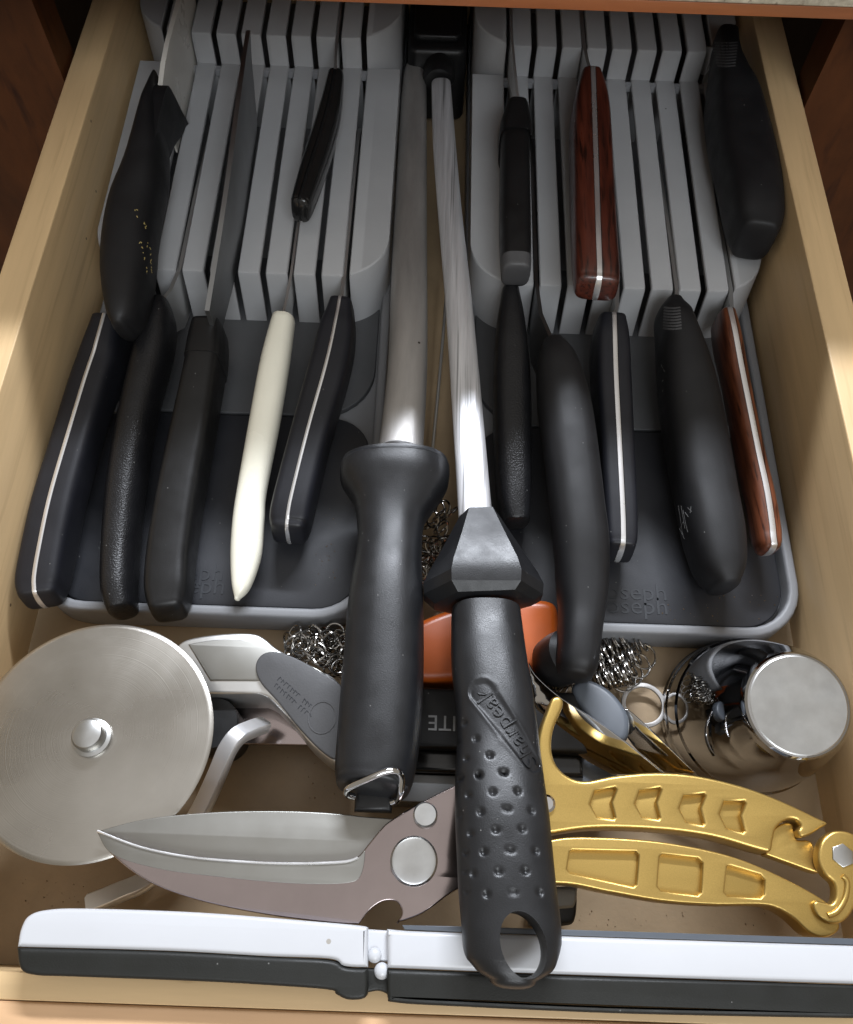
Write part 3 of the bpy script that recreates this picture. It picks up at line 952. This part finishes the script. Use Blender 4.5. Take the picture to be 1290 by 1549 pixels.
def octo(a=0.30, b=0.42):
    def f(wd, h):
        x, y = wd / 2, h / 2
        return [(x, -y * b), (x, y * b * .2), (x * .56, y), (-x * .56, y), (-x, y * b * .2), (-x, -y * b), (-x * .5, -y), (x * .5, -y)]
    return f
gp = stations([(725, 783, 62, 5.3, 1.6), (728, 830, 118, 5.35, 2.2), (730, 868, 166, 5.4, 2.7), (731, 884, 182, 5.4, 2.8), (731, 900, 180, 5.4, 2.7), (732, 912, 150, 5.4, 2.3)], 'mid', 2.6)
loft("guard", frames(gp, 1), M['steel_blk'], t, sec=octo(), cap0=.02, cap1=.12, caps=2, sharp=20)
loft("rod", frames(stations([(719, 783, 51, 5.2, .8), (712, 690, 48, 5.0, .8), (702, 560, 44, 4.75, .8), (692, 440, 40, 4.5, .8), (681, 329, 36.5, 4.25, .8), (672, 219, 34.5, 4.0, .8), (667, 128, 29, 3.8, .75)], 'mid', 2.6), 8), M['hone'], t, 2.6, 36, .02, .12)
lathe("tip_cap", [(0, -.7), (.7, -.6), (.85, -.2), (.8, .4), (.7, .9), (0, 1.0)], at(664, 112, 3.7), (0, 1, 0), M['black'], t, 28)
# raised lettering in the recess
vs, fs = text_polys("Sharpeak", 0.80, 0.036, 1.0)
tree = BVHTree.FromPolygons([tuple(v.co) for v in hd.data.vertices], [tuple(p.vertices) for p in hd.data.polygons])
rd = (V((LA.x, LA.y, 0)) - V((LB.x, LB.y, 0))).normalized()
up = V((-rd.y, rd.x, 0))
mid = (LA + LB) / 2
wx = max(v[0] for v in vs) - min(v[0] for v in vs)
ks = ((LA - LB).length + 0.15) / wx
b0 = wloc(t)
out = []
for v in vs:
    q = mid + rd * v[0] * ks + up * v[1] * ks * (0.98 - 0.16 * v[0] * ks * -0.5)
    hh = tree.ray_cast((V((q.x, q.y, 20)) - b0) * S, V((0, 0, -1)), 5)
    z = (hh[0] / S + b0).z if hh[0] else 6.8
    out.append(V((q.x, q.y, z + 0.012 + v[2])))
obj("lettering", out, fs, M['steel_blk'], t, False)
bk = thing("gap_filler", "black block added to fill the dark far back of the gap between the trays", "filler", (.15, 45, .3))  # added block: fills the back of the gap with dark, standing for clutter
slab("filler_block", rrect(-1.4, 1.7, 41.6, 50.4, .5), .3, 4.6, M['black'], bk, .3)
slab("filler_block_top", rrect(-1.1, 1.4, 42.2, 49.8, .4), 4.62, 5.0, M['black'], bk, .12)
# the bare floor strip between the trays also holds a thin skewer
tk = tube("skewer", [at(652, 700, .4), at(660, 620, .6), at(669, 520, .9), at(676, 430, 1.1)], 0.07, M['steel'], None, 10, 4)
tag(tk, "thin steel skewer lying on the drawer floor between the two honing steels", "skewer")

# ------------------------------------------------------------------ pizza cutter
pl = Plane(140, 1112, 4.5, 0.0, -0.055)
wm = M['disc']
nt = wm.node_tree
tcn = nt.nodes.new("ShaderNodeTexCoord"); ln = nt.nodes.new("ShaderNodeVectorMath"); ln.operation = 'LENGTH'
fl = nt.nodes.new("ShaderNodeVectorMath"); fl.operation = 'MULTIPLY'; fl.inputs[1].default_value = (1, 1, 0)
nz = nt.nodes.new("ShaderNodeTexNoise"); nz.noise_dimensions = '1D'; nz.inputs["Scale"].default_value = 2600; nz.inputs["Detail"].default_value = 4
bpn = nt.nodes.new("ShaderNodeBump"); bpn.inputs["Strength"].default_value = 0.16; bpn.inputs["Distance"].default_value = 0.0002
nt.links.new(tcn.outputs["Object"], fl.inputs[0]); nt.links.new(fl.outputs[0], ln.inputs[0]); nt.links.new(ln.outputs["Value"], nz.inputs["W"])
nt.links.new(nz.outputs[0], bpn.inputs["Height"]); nt.links.new(bpn.outputs[0], nt.nodes["Principled BSDF"].inputs["Normal"])
t = thing("pizza_cutter", "pizza cutter with a large round steel blade and grey inlay in its handle", "pizza cutter", pl.o - V((0, 0, 1)))
R0 = 4.0
c0 = pl.loc(139, 1114)
vs, fs = [], []
prof = [(0, .05), (R0 - .16, .05), (R0 - .14, .048), (R0 - .01, .008), (R0, 0), (R0 - .01, -.008), (R0 - .16, -.05), (0, -.06)]
lathe("wheel", prof, pl.world((c0[0], c0[1], 0)), pl.n, M['disc'], t, 128, 25)
hb = pl.world((*pl.loc(140, 1117), 0))
lathe("axle", [(0, .0), (.62, .0), (.64, .16), (.52, .2), (.52, .52), (.46, .62), (.3, .68), (0, .69)], hb, pl.n, M['cap_metal'], t, 40)
pb = Plane(380, 1010, 3.4)
lathe("axle_spacer", [(0, 0), (.88, 0), (.92, -.1), (.92, -2.6), (.85, -2.7), (0, -2.7)], at(321, 1093, 2.9), (0, 0, 1), M['black'], t, 40)
body = [(262, 985, 'c'), (280, 968), (330, 959), (380, 958), (400, 966), (420, 982), (470, 1008), (515, 1040), (520, 1150), (505, 1152), (470, 1125), (440, 1090), (410, 1058), (392, 1049, 'c'), (300, 1049, 'c')]
plate("handle", pb, [body], 2.3, M['steel'], t, 0.10, res=2)
top = [(285, 975, 'c'), (330, 968), (385, 971), (430, 992), (500, 1030), (508, 1140), (478, 1120), (420, 1055), (393, 1030, 'c'), (318, 1030, 'c')]
plate("top_plate", pb, [top], 0.3, M['shear_matte'], t, 0.05, drop=-0.06)
inl = [(388, 1008), (398, 992), (418, 988), (445, 996), (480, 1015), (520, 1045), (532, 1120), (512, 1148), (490, 1140), (455, 1105), (420, 1062), (394, 1032)]
plate("handle_inlay", pb, [inl], 0.3, M['inlay'], t, 0.06, drop=-0.2)
plate("side_plate", Plane(420, 1090, 1.3), [[(352, 1052, 'c'), (470, 1052, 'c'), (505, 1140, 'c'), (480, 1127, 'c'), (366, 1125, 'c')]], 0.25, M['shear_polish'], t, 0.03)
cc = pb.loc(488, 1087)
ringp = [V((cc[0] + .5 * math.cos(a), cc[1] + .58 * math.sin(a))) for a in [k * math.pi / 16 for k in range(32)]]
ringh = [V((cc[0] + .45 * math.cos(a), cc[1] + .53 * math.sin(a))) for a in [k * math.pi / 16 for k in range(32)]]
plate("handle_boss", pb, [ringp, ringh], 0.05, M['inlay'], t, 0.0, drop=-0.225, raw=True)

inl_o = [c for c in t.children if c.name.startswith("handle_inlay")][0]
rq = random.Random(3)
g = []
for row, (x0_, y0_, n_) in enumerate(((424, 1024, 11), (418, 1034, 12))):
    for k in range(n_):
        x, y = x0_ + k * 4.6, y0_ + k * 4.1
        if k in (7,):
            continue
        g.append((x, y, x - 4 + rq.uniform(-1, 1), y + 5 + rq.uniform(-1, 1)))
        g.append((x, y, x + 2 + rq.uniform(-1, 1), y + 3 + rq.uniform(-2, 2)))
strokes(t, inl_o, g, M['emboss'], 0.012)

# bent chrome bar that passes under the wheel and the shears
bar = ribbon("nutcracker_arm", [at(132, 1369, 2.0), at(175, 1352, 2.0), at(225, 1328, 1.9), at(275, 1270, 2.1), at(305, 1222, 2.5), at(328, 1172, 3.0), at(344, 1134, 3.4), at(360, 1113, 3.4), at(380, 1103, 3.0), at(400, 1096, 2.4)],
              0.62, 0.40, M['bar_steel'], None, V((.86, -.5, 0.2)), 8)
tag(bar, "bent chrome bar showing beside and below the pizza cutter wheel", "metal tool")

# ------------------------------------------------------------------ kitchen shears
pl = Plane(625, 1300, 5.36, 0.0, 0.0)
t = thing("kitchen_shears", "large kitchen shears with steel blades and gold metal handles", "shears", pl.o - V((0, 0, 1)))
up_bl = [(147, 1254, 'c'), (200, 1240), (260, 1231), (350, 1225), (450, 1225), (540, 1232), (640, 1250), (640, 1330), (520, 1335), (300, 1320), (180, 1278)]
plate("upper_blade", pl, [up_bl], 0.26, M['shear_matte'], t, 0.04, drop=0.30)
lo_bl = [(145, 1256, 'c'), (215, 1281), (300, 1297), (420, 1305), (515, 1303), (540, 1296), (556, 1278), (575, 1255), (592, 1240), (640, 1212), (700, 1182, 'c'), (735, 1190, 'c'), (735, 1330, 'c'), (690, 1346),
         (640, 1381), (598, 1397, 'c'), (607, 1384), (606, 1372), (597, 1363), (578, 1364), (558, 1378), (543, 1398, 'c'), (500, 1396), (400, 1383), (300, 1362), (225, 1334), (168, 1292)]
plate("lower_blade", pl, [lo_bl], 0.28, M['shear_polish'], t, 0.05, drop=0.0)
# satin flat between the ridge and the ground edge
flat = [(147, 1257, 'c'), (215, 1282), (300, 1298), (420, 1306), (515, 1304), (541, 1297), (552, 1288), (545, 1325), (520, 1336), (440, 1336), (330, 1326), (240, 1314), (170, 1292)]
plate("satin_flat", pl, [flat], 0.05, M['shear_matte'], t, 0.015, drop=-0.02)
tube("ridge_highlight", [pl.hit(*q) + V((0, 0, .045)) for q in ((148, 1257), (215, 1282), (300, 1298), (420, 1306), (515, 1304), (541, 1297))], 0.036, M['tang'], t, 8, 6)  # bright steel tube stands in for the highlight along the blade's ridge line
lathe("pivot_bolt", [(0, -.1), (.72, -.1), (.72, .2), (.66, .28), (.6, .26), (.3, .25), (0, .25)], pl.hit(626, 1303), pl.n, M['cap_metal'], t, 48)
lathe("stop_screw", [(0, -.1), (.38, -.1), (.38, .14), (.33, .2), (0, .2)], pl.hit(643, 1233), pl.n, M['cap_metal'], t, 32)


def chev(x, y, s=1.0, sl=0.0):
    pts = [(-13, -18), (20, -24), (22, -21), (13, 0), (20, 24), (17, 27), (-9, 24), (-20, 3)]
    return [(x + a * s, y + b * s + a * sl, 'c') for a, b in pts]


up_h = [(700, 1200), (760, 1195), (815, 1200, 'c'), (812, 1150), (815, 1110), (828, 1072), (835, 1056), (845, 1053), (852, 1060), (850, 1072), (838, 1100), (834, 1128), (840, 1154), (858, 1173), (885, 1181), (930, 1173), (990, 1168), (1050, 1172), (1120, 1188), (1180, 1210), (1235, 1236),
        (1252, 1245), (1240, 1254), (1225, 1263), (1212, 1266), (1207, 1257), (1211, 1248), (1204, 1240), (1190, 1240), (1175, 1252), (1170, 1270), (1166, 1287), (1150, 1286), (1080, 1266), (1000, 1255), (900, 1252), (820, 1262), (700, 1275)]
chs = [chev(912, 1213, .92, .0), chev(980, 1213, .92, .02), chev(1047, 1221, .92, .07), chev(1108, 1231, .92, .14)]
ph = Plane(1000, 1220, 5.1)
plate("upper_handle", ph, [up_h] + chs, 1.0, M['gold'], t, 0.11, res=3)
plate("recess_floor", ph, [[(830, 1200, 'c'), (900, 1188), (1000, 1180), (1110, 1200), (1190, 1230, 'c'), (1150, 1275, 'c'), (1000, 1246), (830, 1248, 'c')]], 0.5, M['gold'], t, 0.02, drop=0.27)
lug = [(1170, 1262, 'c'), (1178, 1250), (1192, 1243), (1204, 1244), (1208, 1254), (1212, 1268), (1232, 1270), (1242, 1285), (1246, 1315), (1240, 1318), (1200, 1304), (1164, 1291, 'c')]
plate("lower_lug", ph, [lug], 0.5, M['gold'], t, 0.06, drop=0.34)
lo_h = [(700, 1310), (770, 1290), (838, 1269), (900, 1266), (1000, 1273), (1100, 1293), (1180, 1325), (1250, 1364), (1268, 1392), (1268, 1408), (1248, 1418), (1226, 1412), (1202, 1390), (1178, 1375), (1150, 1369), (1080, 1369), (1000, 1363), (920, 1349), (840, 1336), (700, 1345)]
q1 = [(862, 1288, 'c'), (866, 1286, 'c'), (962, 1288, 'c'), (966, 1293, 'c'), (963, 1337, 'c'), (958, 1341, 'c'), (862, 1320, 'c'), (858, 1314, 'c')]
q2 = [(1002, 1292, 'c'), (1056, 1298, 'c'), (1063, 1305, 'c'), (1061, 1349, 'c'), (1055, 1354, 'c'), (1000, 1347, 'c'), (995, 1340, 'c'), (998, 1296, 'c')]
q3 = [(1100, 1310, 'c'), (1106, 1310, 'c'), (1150, 1323, 'c'), (1157, 1331, 'c'), (1156, 1352, 'c'), (1150, 1358, 'c'), (1101, 1355, 'c'), (1096, 1349, 'c')]
ph2 = Plane(1000, 1320, 5.1)
plate("lower_handle", ph2, [lo_h, q1, q2, q3], 1.0, M['gold'], t, 0.075, res=3)
plate("recess_floor", ph2, [[(845, 1280, 'c'), (1000, 1282, 'c'), (1100, 1302, 'c'), (1168, 1330, 'c'), (1168, 1362, 'c'), (1000, 1357, 'c'), (845, 1328, 'c')]], 0.5, M['gold'], t, 0.02, drop=0.24)
latch = [(1272, 1256), (1292, 1262), (1306, 1280), (1308, 1310), (1302, 1345), (1292, 1375), (1276, 1394), (1256, 1397), (1238, 1386), (1230, 1370), (1234, 1362), (1246, 1364), (1258, 1366), (1264, 1355), (1262, 1336), (1248, 1322), (1238, 1300), (1242, 1274), (1256, 1259)]
pk = Plane(1270, 1300, 5.3)
plate("latch", pk, [latch], 0.5, M['gold'], t, 0.10, res=3)
tube("latch_ridge", [pk.hit(1274, 1325) + V((0, 0, .0)), pk.hit(1281, 1335), pk.hit(1278, 1358), pk.hit(1266, 1378), pk.hit(1252, 1385)], 0.09, M['gold'], t, 10, 5)
hx = pk.loc(1274, 1294)
plate("latch_nut", pk, [[V((hx[0] + .36 * math.cos(math.radians(60 * k + 20)), hx[1] + .36 * math.sin(math.radians(60 * k + 20)))) for k in range(6)]], 0.3, M['cap_metal'], t, 0.03, drop=-0.05, raw=True)
lathe("handle_screw", [(0, -.3), (.28, -.3), (.28, .1), (.2, .16), (0, .16)], ph.hit(826, 1216), (0, 0, 1), M['chrome'], t, 24)

# ------------------------------------------------------------------ jigger cup, upside down
base = at(1112, 1086, 0.15)
topc = at(1208, 1066, 5.9)
t = thing("jigger_cup", "polished steel jigger cup standing upside down by the gold shears handle", "cup", base)
ax = (topc - base)
H = ax.length
lathe("cup_body", [(0, 0.3), (2.5, .3), (2.75, 0), (2.92, .03), (2.95, .14), (2.9, .24), (2.86, .3), (2.92, .42), (2.92, .6), (2.86, .7), (2.84, 1.2), (2.8, 1.45), (2.86, 1.55), (2.85, 1.66), (2.78, 1.74), (2.72, 2.2), (2.58, 3.0), (2.36, 3.9), (2.08, 4.9), (1.82, H - .42), (1.75, H - .18), (1.73, H - .08), (1.66, H - .01), (1.58, H)], base, ax, M['cup_metal'], t, 96, 25)
lathe("cup_base", [(0, H - .1), (1.59, H - .1), (1.6, H + .0), (1.56, H + .02), (0, H + .005)], base, ax, M['cap_metal'], t, 96, 25)

# ------------------------------------------------------------------ tongs, ring, chain mail, orange piece, black sharpener
tg = thing("steel_tongs", "mirror steel tongs with a grey oval pad, lying behind the gold shears", "tongs", at(900, 1090, 1))
pa = Plane(900, 1090, 3.0, .45, .62)
plate("arm", pa, [[(799, 1003, 'c'), (812, 1024), (850, 1057), (925, 1107), (1006, 1172, 'c'), (925, 1172, 'c'), (880, 1146), (842, 1112), (812, 1075)]], 0.13, M['chrome'], tg, 0.02)
pa2 = Plane(1000, 1130, 2.2, .45, .62)
plate("arm", pa2, [[(944, 1080, 'c'), (956, 1079), (1052, 1170, 'c'), (1000, 1172, 'c'), (950, 1118)]], 0.13, M['chrome'], tg, 0.02)
pp = Plane(915, 1075, 2.7, .12, -.10)
plate("grey_pad", pp, [[(866, 1045), (872, 1030), (895, 1028), (925, 1045), (948, 1075), (952, 1105), (940, 1122), (915, 1112), (888, 1085)]], 0.7, M['grey_pad'], tg, 0.22, res=4)
pr = Plane(972, 1062, 0.5)
c = pr.loc(974, 1066)
rg = plate("flat_ring", pr, [[V((c[0] + .88 * math.cos(a), c[1] + .88 * math.sin(a))) for a in [k * math.pi / 24 for k in range(48)]],
                             [V((c[0] + .70 * math.cos(a), c[1] + .70 * math.sin(a))) for a in [k * math.pi / 24 for k in range(48)]]], 0.12, M['grey_steel'], None, 0.03, raw=True)
tag(rg, "flat steel ring on the drawer floor beside the upturned jigger cup", "ring")

cm = thing("chainmail_scrubber", "crumpled steel chainmail scrubber spread under the two honing steel handles", "scrubber", at(720, 960, 0.4))


def torus_mesh(R, r, a=22, b=7):
    vs, fs = [], []
    for i in range(a):
        t_ = 2 * math.pi * i / a
        for j in range(b):
            u = 2 * math.pi * j / b
            vs.append(((R + r * math.cos(u)) * math.cos(t_), (R + r * math.cos(u)) * math.sin(t_), r * math.sin(u)))
    for i in range(a):
        for j in range(b):
            fs.append((i * b + j, ((i + 1) % a) * b + j, ((i + 1) % a) * b + (j + 1) % b, i * b + (j + 1) % b))
    return mesh("ring", vs, fs)


TM = torus_mesh(0.36, 0.045)
TM.materials.append(M['ring'])
TB = torus_mesh(0.50, 0.045, 28)
TB.materials.append(M['ring'])
cmb = wloc(cm)


def ring(p, nrm, me=TM):
    o = bpy.data.objects.new("ring", me)
    COL.objects.link(o)
    o.parent = cm
    o.location = (p - cmb) * S
    o.rotation_euler = V(nrm).to_track_quat('Z', 'X').to_euler()


rr = random.Random(11)
for k in range(62):      # patch by the inlay handle
    p = at(rr.uniform(436, 530), rr.uniform(955, 1012), rr.uniform(.6, 1.7))
    if p.y < at(480 + 0, 1000, 1).y and p.x < at(470, 1000, 1).x:
        continue
    ring(p, (rr.uniform(-1, 1), rr.uniform(-1, 1), rr.uniform(.2, 1.2)))
for k in range(46):      # patch between the two handles
    f = rr.random()
    ring(at(rr.uniform(636, 684) - 10 * f, 768 + 135 * f, rr.uniform(.7, 2.6)), (rr.uniform(-1, 1), rr.uniform(-1, 1), rr.uniform(.2, 1.0)))
for row, (ax_, ay, bx, by) in enumerate([(905, 1000, 972, 972), (905, 1015, 962, 992), (900, 1033, 955, 1010), (895, 1000, 930, 982), (915, 1030, 950, 1022), (905, 985, 945, 965)]):   # folded rows like coils by the curved knife's butt
    n_ = 9
    for k in range(n_):
        f = k / (n_ - 1)
        p = at(ax_ + (bx - ax_) * f, ay + (by - ay) * f, .75 + .25 * row % .6 + rr.uniform(-.06, .06))
        ring(p, (1.0, .35 + rr.uniform(-.12, .12), .45 if k % 2 else .75))
for px, py in ((973, 993), (964, 1007), (953, 1019), (942, 1027)):
    ring(at(px, py, .55), (.12, -.1, 1), TB)
for k in range(26):
    ring(at(rr.uniform(800, 905), rr.uniform(985, 1040), rr.uniform(.4, 1.3)), (rr.uniform(-1, 1), rr.uniform(-1, 1), rr.uniform(.2, 1.0)))

po = Plane(740, 970, 2.3)
og = plate("orange_handle", po, [[(604, 985), (612, 955), (640, 935), (700, 915), (790, 905), (838, 910), (846, 945), (842, 985), (820, 1012), (780, 1020), (700, 1026), (640, 1028), (612, 1018)]], 1.6, M['orange'], None, 0.35, res=4)
tag(og, "orange plastic handle lying under the two black honing steel handles", "tool handle")

ks = thing("knife_sharpener", "black tabletop knife sharpener lettered ELITE lying upside down under the steels", "knife sharpener", at(720, 1110, 0.3))
b_a, b_b = at(560, 1040, 2.4), at(890, 1150, 2.4)
box("body", b_a.x, b_b.x, at(680, 1132, 2.4).y, at(680, 1040, 2.4).y, 0.2, 2.4, M['black'], ks, 0.18)
box("foot_step", b_a.x + .2, b_b.x - .1, at(680, 1168, 1.9).y, at(680, 1134, 1.9).y, 0.2, 1.9, M['black_gloss'], ks, 0.15)
box("steel_lip", b_a.x + .6, at(690, 1160, 1.7).x, at(680, 1215, 1.5).y, at(680, 1172, 1.5).y, 0.2, 1.5, M['dull_blade'], ks, 0.05)
gb = Plane(880, 1150, 1.7)
plate("grey_flap", gb, [[(838, 1130, 'c'), (900, 1140, 'c'), (935, 1165, 'c'), (930, 1190, 'c'), (838, 1190, 'c')]], 0.8, M['grey_pad'], ks, 0.08)
tube("spring_wire", [at(853, 1138, 2.0), at(862, 1134, 2.1), at(870, 1128, 2.1), at(877, 1133, 2.0)], 0.045, M['chrome'], ks, 8, 4)
vs, fs = text_polys("ELITE", 1.0, 0.012, 1.0)
wx = max(v[0] for v in vs) - min(v[0] for v in vs)
lc = at(683, 1093, 2.42)          # E at the near end shows first, upside down
obj("lettering", [lc + V((-v[0] * 1.75 / wx + .05, -v[1] * 0.78, v[2])) for v in vs], fs, M['label_print'], ks, False)

# ------------------------------------------------------------------ two-tone bar along the drawer front
pz = Plane(600, 1420, 6.3)
t = thing("two_tone_bar", "long white and black plastic bar lying along the drawer front", "plastic bar", at(700, 1440, 5.38))
wl = [(25, 1432, 'c'), (30, 1405), (42, 1385), (70, 1376), (130, 1374), (300, 1380), (480, 1394), (545, 1400), (556, 1403, 'c'), (556, 1463, 'c'), (520, 1461), (498, 1450), (400, 1446), (250, 1438)]
plate("white_half", pz, [wl], .92, M['white'], t, 0.12, res=4)
wr = [(585, 1405, 'c'), (620, 1408), (700, 1411, 'c'), (1000, 1421, 'c'), (1312, 1431, 'c'), (1312, 1489, 'c'), (850, 1474, 'c'), (640, 1466), (586, 1464, 'c')]
plate("white_half", pz, [wr], .92, M['white'], t, 0.14, res=3)
wc = [(540, 1404, 'c'), (600, 1408, 'c'), (600, 1456, 'c'), (540, 1452, 'c')]
plate("hinge_web", pz, [wc], .5, M['white'], t, 0.1, drop=0.3)
bl = [(24, 1433, 'c'), (250, 1439), (400, 1447), (497, 1452), (522, 1463), (556, 1465, 'c'), (556, 1500), (548, 1511), (525, 1512), (508, 1504), (495, 1497), (400, 1490), (290, 1484), (100, 1477), (52, 1475), (30, 1466)]
plate("black_half", pz, [bl], .92, M['bar_black'], t, 0.12, res=3)
br = [(585, 1466, 'c'), (640, 1468), (850, 1476, 'c'), (1312, 1491, 'c'), (1312, 1541, 'c'), (960, 1534), (700, 1523), (600, 1517), (586, 1508)]
plate("black_half", pz, [br], .92, M['bar_black'], t, 0.12, res=3)
gr = [(608, 1399, 'c'), (700, 1401, 'c'), (1312, 1420, 'c'), (1312, 1430, 'c'), (1000, 1420, 'c'), (700, 1410, 'c'), (612, 1406, 'c')]
plate("back_rail", pz, [gr], .7, M['grey_pad'], t, 0.02, drop=0.10)
plate("hinge_block", pz, [[(544, 1464, 'c'), (592, 1467, 'c'), (592, 1508, 'c'), (574, 1500), (556, 1502), (544, 1506, 'c')]], .5, M['bar_black'], t, 0.08, drop=0.32)
for px, py, r in ((566, 1445, .20), (577, 1469, .22)):
    lathe("hinge_pin", [(r * math.cos(a), r * .8 * math.sin(a)) for a in [k * math.pi / 16 for k in range(-3, 9)]], pz.hit(px, py) - V((0, 0, .3)), (0, 0, 1), M['white'], t, 28)

# small grey clip whose end shows under the dimpled handle
pc = Plane(850, 1360, 3.2)
t = thing("grey_clip", "small grey plastic clip end showing beside the dimpled handle, under the gold shears", "clip", pc.o - V((0, 0, 2)))
plate("clip_body", pc, [[(815, 1345, 'c'), (868, 1342), (873, 1352), (870, 1390), (855, 1400), (812, 1398, 'c')]], 2.6, M['black'], t, 0.12)
plate("clip_top", pc, [[(815, 1343, 'c'), (866, 1341), (872, 1349), (868, 1370), (858, 1374), (815, 1376, 'c')]], 0.6, M['slide'], t, 0.1, drop=-0.15)

# crumbs on the drawer floor and mats
rc = random.Random(21)
vs, fs = [], []
for k in range(150):
    x0_, x1_, y0_, y1_, z = rc.choice(((385, 520, 1135, 1215, 0.01), (870, 1200, 1372, 1402, 0.01), (960, 1185, 962, 1040, 0.01), (20, 140, 1330, 1375, 0.01), (470, 510, 760, 890, 1.31), (1000, 1190, 900, 940, 1.31)))
    p = at(rc.uniform(x0_, x1_), rc.uniform(y0_, y1_), z)
    r = rc.uniform(.012, .045)
    b = len(vs)
    for q in ((1, 0, 0), (-.6, .8, 0), (-.5, -.8, 0), (.1, 0, 1.1)):
        a = rc.uniform(.6, 1.2)
        vs.append(p + V(q) * r * a)
    fs += [(b, b + 1, b + 2), (b, b + 1, b + 3), (b + 1, b + 2, b + 3), (b + 2, b, b + 3)]
M['crumb'] = mat("crumb", (0.20, 0.13, 0.07), 0.7, var=0.5, vscale=300)
cr_ = obj("crumbs", vs, fs, M['crumb'], None, False)
tag(cr_, "scattered crumbs and dust on the drawer floor and rubber mats", "crumbs")
cr_['kind'] = "stuff"
